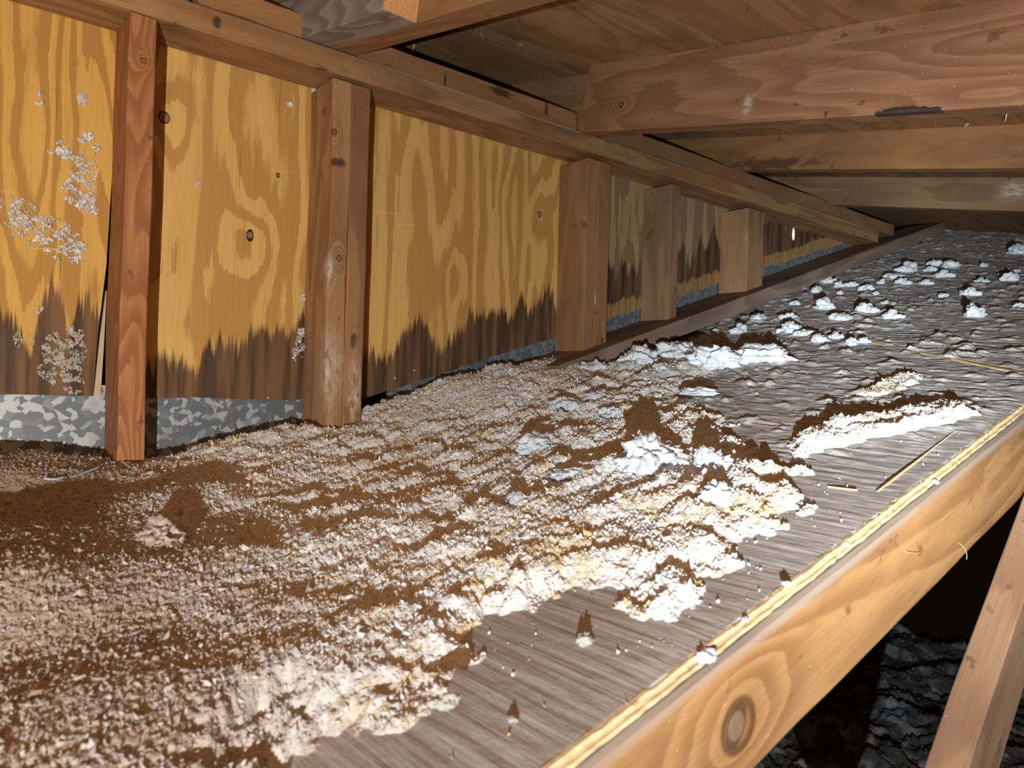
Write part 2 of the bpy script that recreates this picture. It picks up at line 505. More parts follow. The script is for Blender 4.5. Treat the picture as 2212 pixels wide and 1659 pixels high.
def build_wall():
    w = tag(empty('wall_left', (1.2, 1.2, -0.1)), kind='structure')
    rnd = random.Random(4)
    def put(outline, mat, y0=1.2, y1=1.212):
        me = sheet_mesh('plywood_sheet', outline, y0, y1)
        o = link('plywood_sheet', me, mat, w)
        o.matrix_parent_inverse = w.matrix_basis.inverted()
        return o
    def low(x): return z_flash(x) + rnd.uniform(-0.0015, 0.0015)
    m1 = plywood('ply_first_bay', (0.70, 0.41, 0.10), (0.47, 0.24, 0.056), 1, knots=(), stain=0.115, spike=0.085, lv=10,
                 mould=((0.215, 0.08, 0.055, 0.24, 0.85, (0.09, 0.078, 0.062)), (0.12, 0.0, 0.10, 0.08, 0.75, (0.085, 0.042, 0.016)), (0.15, 0.13, 0.06, 0.05, 0.55, (0.22, 0.15, 0.07)),
                        (0.19, 0.33, 0.03, 0.10, 0.35, (0.38, 0.28, 0.13)), (0.06, 0.08, 0.07, 0.06, 0.5, (0.16, 0.085, 0.03))))
    put([(-0.45, -0.034), (0.0, -0.034), (0.206, -0.036), (0.210, 0.05), (0.2185, 0.16), (0.2225, 0.30), (0.2225, 0.535), (-0.45, 0.535)], m1)
    m2 = plywood('ply_middle_bays', (0.78, 0.48, 0.15), (0.54, 0.285, 0.08), 2,
                 knots=((0.4281, 0.2345, 0.008, 2.4), (0.4151, 0.2095, 0.007, 1.3), (0.4491, 0.2090, 0.008, 1.5), (0.2893, 0.3947, 0.009, 3.4), (1.0719, 0.3819, 0.01, 3.2), (0.2966, 0.0836, 0.011, 2.6), (0.8492, 0.2134, 0.008, 2.4)),
                 stain=0.072, spike=0.06, lv=6.5, slope_line=True)
    lowpts = [(0.2275 + 0.02 * i, low(0.2275 + 0.02 * i)) for i in range(47)]
    put([*lowpts, (1.163, low(1.163)), (1.163, 0.535), (0.2275, 0.535)], m2)
    m3 = plywood('ply_far_bays', (0.46, 0.30, 0.15), (0.29, 0.175, 0.085), 3, knots=(), stain=0.125, spike=0.075, tear=0.055, lv=7, slope_line=True, greyness=0.3)
    lowpts = [(1.166 + 0.03 * i, z_flash(1.166 + 0.03 * i) + rnd.uniform(-0.002, 0.002)) for i in range(48)]
    put([*lowpts, (2.62, z_flash(2.62)), (2.62, 0.57), (1.166, 0.54)], m3)
    # pale raw edge of the sheet standing in the open seam beside the first stud
    sl = link('edge_sliver', sheet_mesh('edge_sliver', [(0.2075, -0.036), (0.2165, -0.036), (0.219, 0.04), (0.2205, 0.12), (0.2195, 0.12), (0.2135, 0.05)], 1.203, 1.209),
              plain('raw_edge', (0.62, 0.52, 0.33), 0.8, 0, 0.5, 90), w)
    sl.matrix_parent_inverse = w.matrix_basis.inverted()
    # outer closure behind the framing, added to shut out world light
    w2 = tag(empty('rear_closure', (1.2, 1.62, 0)), kind='structure')
    bk = link('closure_panel', sheet_mesh('closure_panel', [(-0.6, -0.25), (3.4, -0.25), (3.4, 0.95), (-0.6, 0.95)], 1.62, 1.64), plain('dark_closure', (0.12, 0.06, 0.03)), w2)
    bk.matrix_parent_inverse = w2.matrix_basis.inverted()
build_wall()

def build_deck():
    c = tag(empty('ceiling', (1.2, 0.6, 0.6)), kind='structure')
    s = 0.205
    def panel(x0, x1, ya, yb, mat):
        V = []
        for dz in (0, 0.012):
            for (x, y) in ((x0, ya), (x1, ya), (x1, yb), (x0, yb)):
                V.append((x, y, z_deck(y) + dz))
        F = [(0, 1, 2, 3), (7, 6, 5, 4), (0, 4, 5, 1), (1, 5, 6, 2), (2, 6, 7, 3), (3, 7, 4, 0)]
        me = bpy.data.meshes.new('plywood_sheet'); me.from_pydata(V, [], F)
        o = link('plywood_sheet', me, mat, c); o.matrix_parent_inverse = c.matrix_basis.inverted()
    a = mat_deck('deck_ply_upper', 1); b = mat_deck('deck_ply_lower', 2, (0.46, 0.24, 0.10), (0.30, 0.14, 0.055)); d = mat_deck('deck_ply_far', 3, (0.32, 0.18, 0.09), (0.2, 0.1, 0.047))
    panel(-0.8, 1.735, 0.757, 1.63, a); panel(-0.8, 1.735, -0.9, 0.754, b); panel(1.738, 3.45, 0.757, 1.63, d); panel(1.738, 3.45, -0.9, 0.754, d)
    nail = plain('nail_steel', (0.5, 0.5, 0.5), 0.35, 0.9)
    chip = plain('torn_wood', (0.62, 0.36, 0.16), 0.8)
    bm = bmesh.new(); bmesh.ops.create_cone(bm, cap_ends=True, segments=8, radius1=0.0006, radius2=0.0013, depth=0.012)
    bmesh.ops.translate(bm, verts=bm.verts, vec=(0, 0, -0.005))
    nm = bpy.data.meshes.new('nail'); bm.to_mesh(nm); bm.free(); nm.materials.append(nail)
    bm = bmesh.new(); bmesh.ops.create_cone(bm, cap_ends=True, segments=4, radius1=0.0004, radius2=0.0032, depth=0.02)
    bmesh.ops.scale(bm, verts=bm.verts, vec=(1, 0.35, 1)); bmesh.ops.translate(bm, verts=bm.verts, vec=(0, 0, -0.009))
    cm = bpy.data.meshes.new('wood_chip'); bm.to_mesh(cm); bm.free(); cm.materials.append(chip)
    rnd = random.Random(2)
    for (x, y, z) in [(0.8010, 1.0618, 0.6829), (0.8337, 1.0040, 0.6711), (0.8543, 1.2527, 0.7220), (0.9271, 1.3520, 0.7424), (0.9985, 1.1413, 0.6992), (0.9997, 0.8593, 0.6414), (1.0221, 0.8669, 0.6430), (1.1099, 0.8791, 0.6455), (0.9975, 1.0271, 0.6758), (0.9339, 1.0196, 0.6743), (0.8226, 1.1351, 0.6979),
                      (0.9997, 0.8593, 0.6414), (1.0183, 0.8637, 0.6423), (1.0751, 0.7450, 0.6180), (1.1165, 0.8485, 0.6392), (1.1055, 0.8757, 0.6448), (1.0902, 0.6557, 0.5997), (0.9609, 0.6127, 0.5908), (1.1218, 1.0025, 0.6708), (1.6693, 1.2184, 0.7150), (1.6838, 0.9677, 0.6636), (1.6560, 0.7454, 0.6181), (1.6359, 0.4652, 0.5606), (1.5803, 0.4700, 0.5616),
                      (1.6481, 0.5986, 0.5880), (2.2641, 1.1469, 0.7004), (2.2456, 0.9037, 0.6505), (2.2172, 0.6198, 0.5923)]:
        o = link('nail', nm, None, c); o.location = (x - 1.2, y - 0.6, z - 0.6 - 0.003)
        o.rotation_euler = (rnd.uniform(-.25, .25), rnd.uniform(-.25, .25), 0); o.scale = (1, 1, rnd.uniform(0.7, 1.25))
    for (x, y, z) in [(0.9439, 1.1267, 0.6962), (0.9150, 0.8734, 0.6443), (0.8397, 1.3729, 0.7467), (0.8642, 1.1593, 0.7029), (0.9800, 0.9760, 0.6653), (1.7045, 0.8068, 0.6306), (1.6968, 0.5520, 0.5784)]:
        o = link('wood_chip', cm, None, c); o.location = (x - 1.2, y - 0.6, z - 0.6)
        o.rotation_euler = (rnd.uniform(-.8, .8), rnd.uniform(-.9, .2), rnd.uniform(0, 3)); o.scale = (1, 1, rnd.uniform(0.6, 1.0))
build_deck()

def build_slope():
    r = tag(empty('roof_slope', (1.0, 0.75, -0.05)), kind='structure')
    mat = mat_roof_sheet()
    # joints: one runs along the slope near the sawn edge, one crosses it further up
    def joint_x(Y): return 1.335 + (Y - 0.345) * 0.55
    def grid(xs_fn, ys, nx):
        n, m = nx, len(ys)
        X = np.zeros((m, n)); Yg = np.repeat(ys[:, None], n, 1)
        for i, y in enumerate(ys): X[i] = xs_fn(y, n)
        return X, Yg
    def make(xs_fn, ys, nx, seed):
        X, Y = grid(xs_fn, ys, nx)
        far = smooth(0.45, 1.3, X) * smooth(0.31, 0.42, Y + 0.25 * (X - 0.9))
        rid = 0.62 - np.abs(noise2(X * 62 + 3 * noise2(X * 9, Y * 9, 3), Y * 13, 5))
        rid2 = 0.62 - np.abs(noise2(X * 120, Y * 30 + 2 * noise2(X * 20, Y * 20, 8), 6))
        clod = np.maximum(0, fbm2(X * 30, Y * 26, 9, 3) - 0.15)
        rid3 = 0.55 - np.abs(noise2(X * 95 + 2.2 * noise2(X * 18, Y * 14, 33), Y * 17, 35))
        pat = 0.45 + 0.55 * smooth(-0.25, 0.25, fbm2(X * 7, Y * 6, 44, 2))
        h = far * pat * (0.0030 * rid + 0.0024 * np.maximum(rid3, 0.1) + 0.0020 * rid2 + 0.0085 * clod) + 0.0007 * fbm2(X * 110, Y * 9, 2, 3) + 0.0012 * fbm2(X * 4, Y * 3, 1, 2)
        ed = np.minimum(1, np.minimum(np.arange(nx)[None, :], np.arange(nx)[::-1][None, :]) / 3.0) * np.ones_like(X)
        ed = ed * smooth(0.300, 0.325, Y)
        Z = z_roof(X, Y) + h * ed
        m, n = X.shape
        idx = np.arange(m * n).reshape(m, n)
        V = np.stack([X, Y, Z], -1).reshape(-1, 3)
        F = np.stack([idx[:-1, :-1], idx[:-1, 1:], idx[1:, 1:], idx[1:, :-1]], -1).reshape(-1, 4)
        # skirt gives the sheet its thickness
        ring = np.concatenate([idx[0, :], idx[1:, -1], idx[-1, -2::-1], idx[-2:0:-1, 0]])
        low = V[ring] - np.array([0, 0, 0.009]); base = len(V)
        k = len(ring); a = np.arange(k); b = (a + 1) % k
        S = np.stack([ring[a], base + a, base + b, ring[b]], -1)
        V = np.concatenate([V, low]); F = np.concatenate([F, S])
        me = np_mesh('plywood_sheet', V, F)
        o = link('plywood_sheet', me, mat, r); o.matrix_parent_inverse = r.matrix_basis.inverted()
        return o
    g = 0.0016
    ysB = np.linspace(0.300, 1.215, 320)
    make(lambda y, n: -0.5 + (joint_x(y) - g * 1.3 + 0.5) * np.linspace(0, 1, n), ysB, 640, 2)
    make(lambda y, n: joint_x(y) + g + (3.35 - joint_x(y) - g) * np.linspace(0, 1, n) ** 1.25, np.linspace(0.300, 1.215, 330), 560, 3)
    # raw pale edges standing in the joints
    pale = plain('pale_ply_edge', (0.60, 0.42, 0.22), 0.8, 0, 0.5, 120)
    bmx = bmesh.new()
    def strip(p, q, w, h, dx):
        n = 24; prev = None
        for i in range(n + 1):
            t = i / n; x = p[0] + (q[0] - p[0]) * t; y = p[1] + (q[1] - p[1]) * t; z = z_roof(x, y)
            ww = w * (0.25 + 0.75 * t) * (1 + 0.25 * math.sin(17 * t)); d = dx
            vs = [bmx.verts.new((x - ww * d[0], y - ww * d[1], z - 0.004)), bmx.verts.new((x - ww * d[0], y - ww * d[1], z + h * 0.3)),
                  bmx.verts.new((x, y, z + h)), bmx.verts.new((x + ww * d[0], y + ww * d[1], z + h * 0.8)), bmx.verts.new((x + ww * d[0], y + ww * d[1], z - 0.004))]
            if prev:
                for a in range(4): bmx.faces.new((prev[a], prev[a + 1], vs[a + 1], vs[a]))
            prev = vs
    strip((joint_x(0.80), 0.80), (joint_x(0.30), 0.30), 0.0075, 0.0030, (0.9, -0.2))
    strip((joint_x(0.50) + 0.012, 0.50), (joint_x(0.30) + 0.016, 0.30), 0.003, 0.0022, (0.9, -0.2))
    me = bpy.data.meshes.new('joint_edge'); bmx.to_mesh(me); bmx.free()
    o = link('joint_edge', me, pale, r); o.matrix_parent_inverse = r.matrix_basis.inverted()
    bmx = bmesh.new()
    strip((0.9980, 0.3304, -0.0443)[:2], (0.7720, 0.3250, -0.1003)[:2], 0.0012, 0.0012, (0.0, 1.0))
    me = bpy.data.meshes.new('joint_edge'); bmx.to_mesh(me); bmx.free()
    o = link('joint_edge', me, pale, r); o.matrix_parent_inverse = r.matrix_basis.inverted()
    # sawn edge: three plies with a ragged top
    rnd = np.random.default_rng(3)
    ply_cols = [(0.70, 0.50, 0.27), (0.54, 0.35, 0.17), (0.68, 0.48, 0.25)]
    n = 420
    xs = np.linspace(-0.5, 2.6, n)
    for k in range(3):
        zt = z_roof(xs, 0.30) - 0.0038 * k + (0.0004 * noise2(xs * 40, xs * 0, 4 + k) + (0.0007 * np.abs(noise2(xs * 160, xs * 0, 9)) if k == 0 else 0))
        zb = z_roof(xs, 0.30) - 0.0038 * (k + 1) + 0.0003 + 0.0004 * noise2(xs * 40, xs * 0, 5 + k)
        yf = 0.2975 + (0.0016 if k == 1 else 0) + 0.0006 * noise2(xs * 30, xs * 0, 21 + k) + 0.00035 * rnd.normal(0, 1, n)
        V = np.concatenate([np.stack([xs, yf, zt], 1), np.stack([xs, yf, zb], 1), np.stack([xs, np.full(n, .3015), zt], 1), np.stack([xs, np.full(n, .3015), zb], 1)])
        i = np.arange(n - 1)
        F = np.concatenate([np.stack([i, n + i, n + i + 1, i + 1], 1), np.stack([i, i + 1, 2 * n + i + 1, 2 * n + i], 1), np.stack([n + i, 3 * n + i, 3 * n + i + 1, n + i + 1], 1)])
        T = Tree('ply_layer')
        q = T.noise(T.scaled(60, 300, 300, k), 1.0, 3.0); q2 = T.noise(T.scaled(9, 9, 9, k), 1.0, 3.0)
        c = ply_cols[k]
        m = T.done(T.mix(T.mul(T.step(0.4, 0.75, q), 0.6), T.mix(T.step(0.45, 0.7, q2), c, tuple(v * 0.75 for v in c)), tuple(v * 0.45 for v in c)), 0.8, q, 0.0008, 0.8)
        o = link('edge_ply', np_mesh('edge_ply', V, F, False), m, r); o.matrix_parent_inverse = r.matrix_basis.inverted()
    # splinters standing off the sawn edge
    V, F = [], []
    for i in range(620):
        x = rnd.uniform(-0.1, 1.4); z = z_roof(x, 0.30); L = abs(rnd.normal(0, 0.0018)) + 0.0005; a = rnd.uniform(0.3, 2.6)
        y0 = rnd.uniform(0.2965, 0.301)
        d = np.array([math.cos(a) * 0.8, rnd.uniform(-0.2, 0.9), abs(math.sin(a)) * 0.55]); d /= np.linalg.norm(d)
        w = rnd.uniform(0.00015, 0.0004); p = np.array([x, y0, z - rnd.uniform(0, 0.003)]); b = len(V)
        V += [p + (w, 0, 0), p + (-w, w, 0), p + (0, -w, w), p + d * L]
        F += [(b, b + 1, b + 3), (b + 1, b + 2, b + 3), (b + 2, b, b + 3)]
    o = link('splinters', np_mesh('splinters', V, F, False), pale, r); o.matrix_parent_inverse = r.matrix_basis.inverted(); o['kind'] = 'stuff'
build_slope()

def build_lower_floor():
    f = tag(empty('floor', (1.0, 0.2, -1.0)), kind='structure')
    me = bpy.data.meshes.new('subfloor_panel')
    V = [(-0.6, -0.9, -1.0), (3.4, -0.9, -1.0), (3.4, 1.63, -1.0), (-0.6, 1.63, -1.0)]
    V += [(x, y, z - 0.02) for x, y, z in V]
    me.from_pydata(V, [], [(0, 1, 2, 3), (7, 6, 5, 4), (0, 4, 5, 1), (1, 5, 6, 2), (2, 6, 7, 3), (3, 7, 4, 0)])
    o = link('subfloor_panel', me, plain('subfloor', (0.10, 0.085, 0.075)), f); o.matrix_parent_inverse = f.matrix_basis.inverted()
build_lower_floor()

# ------------------------------------------------------------------ framing timber, every piece a thing
Y_F, Y_W = 1.111, 1.2
YM = (Y_F + Y_W) / 2
def stud(x0, x1, zb, zt, label, mat, cat='stud', seed=1, name='wall_stud', group=None, yf=Y_F, **kw):
    p0, p1 = ((x0 + x1) / 2, (yf + Y_W) / 2, zb), ((x0 + x1) / 2, (yf + Y_W) / 2, zt)
    # local X up, local Y = -X world?, local Z faces the room
    q0 = (p0[0], Y_W - 0.0005, zb); q1 = (p1[0], Y_W - 0.0005, zt)
    o = board(name, q0, q1, x1 - x0, Y_W - yf, (0, -1, 0), mat, seed=seed, **kw)
    return tag(o, label, cat, group)
def sl(x, zb, pts, zt=0.5):
    return to_local((x, Y_W - 0.0005, zb), (x, Y_W - 0.0005, zt), (0, -1, 0), pts)

red = dict(light=(0.47, 0.19, 0.07), dark=(0.28, 0.09, 0.032))
stud(0.222, 0.257, -0.20, 0.4995, 'single reddish stud, the first from the left, sunk into the brown fill',
     lumber('stud_red', **red, rings=22, blotch=0.3, knots=sl(0.2395, -0.20, [(*(0.2412, 1.1110, 0.4377), 0.004)])), seed=3)
stud(0.527, 0.5605, -0.105, 0.4985, 'left half of the doubled stud, with a pale dusty scuff low on its face',
     lumber('stud_double_a', rings=6, blotch=0.4, knots=sl(0.544, -0.105, [(*(0.5305, 1.1110, 0.4097), 0.005), (*(0.5465, 1.1110, 0.2018), 0.005)]),
            stains=sl(0.544, -0.105, [(*(0.5362, 1.1110, 0.3610), 0.012, 0.02, 0.01)], ), dust=sl(0.544, -0.105, [(*(0.5297, 1.1110, 0.1788), 0.028, 0.009, 0.02), (*(0.5251, 1.1110, 0.0133), 0.06, 0.03, 0.02)])), seed=4)
stud(0.5612, 0.596, -0.110, 0.4985, 'right half of the doubled stud, clean edged beside the large middle plywood bay',
     lumber('stud_double_b', light=(0.42, 0.19, 0.072), rings=5, blotch=0.4, dust=sl(0.578, -0.11, [(*(0.5813, 1.1110, -0.0243), 0.06, 0.012, 0.02)]), stains=sl(0.578, -0.11, [(*(0.5757, 1.1110, 0.0663), 0.016, 0.008, 0.01)])), seed=5)
stud(1.131, 1.164, 0.062, 0.503, 'left member of the built-up middle stud whose foot stands clear of the white fill',
     lumber('stud_mid_a', light=(0.36, 0.165, 0.066), rings=5, blotch=0.6, stains=sl(1.15, 0.062, [(*(1.1247, 1.1500, 0.1999), 0.012, 0.012, 0.012)])), seed=6)
stud(1.1648, 1.207, 0.072, 0.503, 'right member of the built-up middle stud, spotted dark with a white fleck low down',
     lumber('stud_mid_b', light=(0.35, 0.155, 0.06), rings=6, blotch=0.7, stains=sl(1.186, 0.072, [(*(1.1474, 1.1110, 0.2813), 0.05, 0.006, 0.01), (*(1.1478, 1.1110, 0.1019), 0.012, 0.006, 0.01), (*(1.1926, 1.1110, 0.1047), 0.01, 0.006, 0.01)]),
            dust=sl(1.186, 0.072, [(*(1.1674, 1.1110, 0.1961), 0.012, 0.004, 0.01)])), seed=7)
stud(1.428, 1.459, 0.150, 0.505, 'narrow greyish stud, second from the far corner, between two stained bays',
     lumber('stud_far_a', light=(0.33, 0.175, 0.085), dark=(0.22, 0.105, 0.05), rings=4, blotch=0.4, stains=sl(1.44, 0.15, [(*(1.4130, 1.1110, 0.2149), 0.008, 0.006, 0.01)])), seed=8)
stud(1.768, 1.849, 0.270, 0.508, 'short wide stud block nearest the far corner with a pale scar on its face',
     lumber('stud_far_b', light=(0.36, 0.18, 0.08), dark=(0.24, 0.11, 0.05), rings=4, blotch=0.5, dust=sl(1.80, 0.27, [(*(1.7495, 1.1110, 0.4262), 0.012, 0.01, 0.01)])), seed=9)

def along(name, x0, x1, z0, z1, yf, yb, H, label, mat, cat, seed=1, upv=(0, 0, 1), **kw):
    ym = (yf + yb) / 2
    o = board(name, (x0, ym, z0), (x1, ym, z1), yb - yf, H, upv, mat, seed=seed, **kw)
    return tag(o, label, cat)
def ll(x0, x1, z0, z1, yf, yb, pts):
    ym = (yf + yb) / 2
    return to_local((x0, ym, z0), (x1, ym, z1), (0, 0, 1), pts)

along('top_plate', -0.45, 2.585, 0.494, 0.535, 1.111, 1.2, 0.0385, 'long top plate running over all the studs of the plywood wall',
      lumber('plate_wood', light=(0.44, 0.215, 0.088), rings=7, blotch=0.55, arris=(0.0345, 0.040, (0.5, 0.42, 0.36)), stains=ll(-.45, 2.585, .494, .535, 1.111, 1.2, [(*(0.5056, 1.1110, 0.4946), 0.02, 0.02, 0.02), (*(0.3389, 1.1110, 0.5242), 0.008, 0.02, 0.012)])), 'beam', seed=11, seg=40)
zb = 0.5445
along('blocking', 0.312, 0.471, 0.5465, 0.5485, 1.114, 1.2, 0.038, 'orange blocking piece on the top plate, butted against the grey scabbed rafter',
      lumber('block_orange', light=(0.47, 0.22, 0.08), rings=5, blotch=0.5), 'blocking', seed=12, skew0=-0.006)
along('blocking', 0.572, 1.098, 0.5500, 0.5572, 1.116, 1.2, 0.037, 'stained blocking on the top plate between the first two deep rafters',
      lumber('block_stained', light=(0.36, 0.165, 0.068), rings=5, blotch=0.6,
             stains=ll(0.572, 1.098, 0.5500, 0.5572, 1.116, 1.2, [(*(0.7521, 1.1160, 0.5611), 0.004, 0.02, 0.02), (*(0.8885, 1.1160, 0.5783), 0.03, 0.02, 0.012), (*(1.0075, 1.1160, 0.5782), 0.006, 0.02, 0.02)])), 'blocking', seed=13)
along('blocking', -0.45, 0.300, 0.5360, 0.5465, 1.116, 1.2, 0.038, 'grey blocking piece on the top plate at the upper left corner',
      lumber('block_grey', grey=0.8, rings=5), 'blocking', seed=14)
along('upper_plate', 1.185, 2.725, 0.5590, 0.5800, 1.116, 1.2, 0.039, 'upper plate strip on the top plate beyond the deep rafter, carrying the shallow rafters',
      lumber('plate_upper', light=(0.32, 0.15, 0.066), rings=6, blotch=0.6), 'beam', seed=15, seg=30)

SLP = 0.205
def rafter(x0, x1, zplate, H, y0, y1, label, mat, cat='rafter', name='roof_rafter', seed=1, **kw):
    xm = (x0 + x1) / 2
    p0 = (xm, y0, zplate - SLP * (1.111 - y0)); p1 = (xm, y1, zplate - SLP * (1.111 - y1))
    o = board(name, p0, p1, x1 - x0, H, (0, 0, 1), mat, seed=seed, seg=26, **kw)
    return tag(o, label, cat)
def rl(x0, x1, zplate, y0, y1, pts):
    xm = (x0 + x1) / 2
    return to_local((xm, y0, zplate - SLP * (1.111 - y0)), (xm, y1, zplate - SLP * (1.111 - y1)), (0, 0, 1), pts)
rafter(0.526, 0.568, 0.5475, 0.142, 1.40, -0.85, 'brown deep rafter nearest the camera, behind a short grey scab board',
       lumber('rafter_first', light=(0.40, 0.18, 0.072), rings=6, blotch=0.3), seed=21)
o = rafter(0.472, 0.5255, 0.5470, 0.140, 1.36, 0.855, 'short grey weathered scab board with a raw orange cut end, beside the nearest rafter',
       lumber('scab_grey', grey=0.85, rings=13, blotch=0.2, knots=rl(0.472, 0.5255, 0.5470, 1.36, 0.855, [(0.472, 0.93, 0.58, 0.016)])), 'board', 'scab_board', seed=22)
# raw saw-cut end of the scab
def cut_end(parent, L, W, H, mat):
    me = bpy.data.meshes.new('cut_end'); w = W / 2 - 0.001; e = 0.0006
    V = [(L + e, -w, 0.001), (L + e, w, 0.001), (L + e, w, H - .001), (L + e, -w, H - .001), (L - .003, -w, 0.001), (L - .003, w, 0.001), (L - .003, w, H - .001), (L - .003, -w, H - .001)]
    me.from_pydata(V, [], [(0, 1, 2, 3), (7, 6, 5, 4), (0, 4, 5, 1), (1, 5, 6, 2), (2, 6, 7, 3), (3, 7, 4, 0)])
    c = link('cut_end', me, mat, parent); c['label'] = 'raw orange saw-cut end grain'
    return c
T = Tree('end_grain')
q = T.noise(T.scaled(120, 300, 300, 3), 1.0, 3.0); q2 = T.f('FRACT', T.mul(T.noise(T.scaled(1, 25, 25, 1), 1.0, 1.0), 14))
cut_end(o, (Vector((0, 1.36 - 0.855, SLP * (1.36 - 0.855)))).length, 0.0535, 0.140,
        T.done(T.mix(T.mul(q2, 0.4), T.mix(q, (0.80, 0.42, 0.16), (0.55, 0.26, 0.09)), (0.45, 0.2, 0.07)), 0.85, q, 0.001, 0.8))
rafter(1.101, 1.139, 0.5505, 0.141, 1.1105, -0.85, 'deep rafter crossing the upper right, with dark bark along its lower edge',
       lumber('rafter_deep', light=(0.40, 0.175, 0.078), dark=(0.24, 0.095, 0.04), rings=11, blotch=0.25,
              knots=rl(1.101, 1.139, 0.5505, 1.113, -0.85, [(*(1.1010, 0.9939, 0.5784), 0.0055)]),
              stains=rl(1.101, 1.139, 0.5505, 1.113, -0.85, [(*(1.1010, 0.4373, 0.4150), 0.05, 0.01, 0.007), (*(1.1010, 0.5623, 0.4418), 0.005, 0.01, 0.008)]),
              dust=rl(1.101, 1.139, 0.5505, 1.113, -0.85, [(*(1.1010, 0.7024, 0.4978), 0.008, 0.01, 0.016)])), seed=23, skew0=0.0)
rafter(1.1398, 1.178, 0.5580, 0.133, 1.42, 1.0, 'tail board lapped behind the wall end of the deep rafter',
       lumber('rafter_tail', light=(0.36, 0.175, 0.085), rings=7, blotch=0.3), 'board', 'tail_board', seed=24)
rafter(1.720, 1.758, 0.6035, 0.089, 1.40, -0.85, 'orange-stained shallow rafter, first one beyond the deep rafter',
       lumber('rafter_shallow', light=(0.37, 0.155, 0.055), rings=6, blotch=0.8, stain_col=(0.06, 0.03, 0.018),
              stains=rl(1.72, 1.758, 0.6035, 1.40, -0.85, [(1.72, 1.02, 0.60, 0.16, 0.02, 0.022)])), seed=25)
rafter(2.245, 2.283, 0.6035, 0.089, 1.40, -0.85, 'dim brown shallow rafter farthest back, close to where both roofs meet',
       lumber('rafter_far', light=(0.27, 0.14, 0.065), dark=(0.17, 0.08, 0.036), rings=5, blotch=0.6,
              dust=rl(2.245, 2.283, 0.6035, 1.40, -0.85, [(*(2.2450, 0.6166, 0.5584), 0.03, 0.02, 0.02)])), seed=26)

# sleeper on the old roof under the stud feet
along('sleeper_plate', 1.02, 3.05, 0.0415 - 0.0415 + 0.0025, 0.0025 + 0.313 * 2.03, 1.06, 1.2, 0.0385, 'dusty brown sleeper plate laid up the old roof under the stud feet',
      lumber('sleeper_wood', light=(0.24, 0.12, 0.06), dark=(0.15, 0.07, 0.035), grey=0.35, rings=5, blotch=0.4), 'beam', seed=27, seg=30)

# galvanised flashing
def build_flashing():
    m1, m2 = mat_galv(), mat_galv(0.35)
    def strip(name, pts, label, yf=1.206, m=m1):
        V, F = [], []
        for (x, zt, zb_) in pts:
            V += [(x, yf, zt), (x, yf - 0.0005, (zt + zb_) / 2), (x, yf, zb_), (x, yf + 0.0012, zt), (x, yf + 0.0012, zb_)]
        for i in range(len(pts) - 1):
            a, b = i * 5, i * 5 + 5
            F += [(a, a + 1, b + 1, b), (a + 1, a + 2, b + 2, b + 1), (a + 2, a + 4, b + 4, b + 2), (a + 4, a + 3, b + 3, b + 4), (a + 3, a, b, b + 3)]
        F += [(0, 3, 4, 2, 1)]; k = (len(pts) - 1) * 5; F += [(k, k + 1, k + 2, k + 4, k + 3)]
        me = bpy.data.meshes.new(name); me.from_pydata(V, [], F)
        bm = bmesh.new(); bm.from_mesh(me); bmesh.ops.recalc_face_normals(bm, faces=bm.faces); bm.to_mesh(me); bm.free()
        return tag(link(name, me, m), label, 'flashing')
    strip('metal_flashing', [(x, -0.02, -0.137) for x in np.linspace(-0.45, 0.62, 14)], 'level galvanised flashing strip along the foot of the two left bays')
    strip('metal_flashing', [(x, 0.05 + 0.305 * (x - 0.884), -0.035 + 0.305 * (x - 0.884)) for x in np.linspace(0.70, 2.75, 24)], 'sloping galvanised flashing strip climbing with the old roof under the far bays', 1.2062, m2)
    # timber ledge below the level flashing
    along('ledge_board', -0.45, 0.62, -0.185, -0.185, 1.17, 1.23, 0.038, 'shadowed wooden ledge under the level flashing, seen in the pit by the first stud',
          lumber('ledge_wood', light=(0.30, 0.15, 0.06), rings=6), 'board', seed=28)
build_flashing()

# knots: hard dark plugs standing a hair proud of the sawn face
def knot(parent, p, n, rx, rz, cols, seed, tilt=0.0):
    rnd = np.random.default_rng(seed); bm = bmesh.new()
    nrm = Vector(n).normalized(); tx = Vector((0, 0, 1)).cross(nrm).normalized(); tz = nrm.cross(tx)
    c, q = math.cos(tilt), math.sin(tilt); tx, tz = tx * c + tz * q, tz * c - tx * q
    rings = []
    w = 1 + 0.10 * np.cumsum(rnd.normal(0, .35, 20)) * np.sin(np.linspace(0, math.pi, 20))
    for k, (f, h) in enumerate(((1.0, -0.0008), (0.97, 0.0005), (0.86, 0.0003), (0.5, 0.0007))):
        rings.append([bm.verts.new(tx * rx * f * w[i] * math.cos(i * math.pi / 10) + tz * rz * f * w[i] * math.sin(i * math.pi / 10) + nrm * h) for i in range(20)])
    for a, b in zip(rings, rings[1:]):
        for i in range(20): bm.faces.new((a[i], a[(i + 1) % 20], b[(i + 1) % 20], b[i]))
    bm.faces.new(rings[-1])
    me = bpy.data.meshes.new('knot'); bm.to_mesh(me); bm.free()
    T = Tree('knot_wood'); g = T.noise(T.scaled(240, 240, 240, seed), 1.0, 3.0)
    rr = T.f('SQRT', T.add(T.add(T.mul(T.x, T.x), T.mul(T.y, T.y)), T.mul(T.z, T.z)))
    m = T.step(0.72 * min(rx, rz), 0.98 * min(rx, rz), rr)
    m = T.done(T.mix(m, T.mix(g, cols[0], cols[1]), cols[2]), 0.7, g, 0.001, 0.8)
    o = link('knot', me, m, parent, p)
    if parent.type != 'EMPTY' or True:
        o.matrix_parent_inverse = parent.matrix_basis.inverted()
    return o
WOODKNOT = ((0.20, 0.085, 0.035), (0.30, 0.14, 0.06), (0.07, 0.03, 0.014))
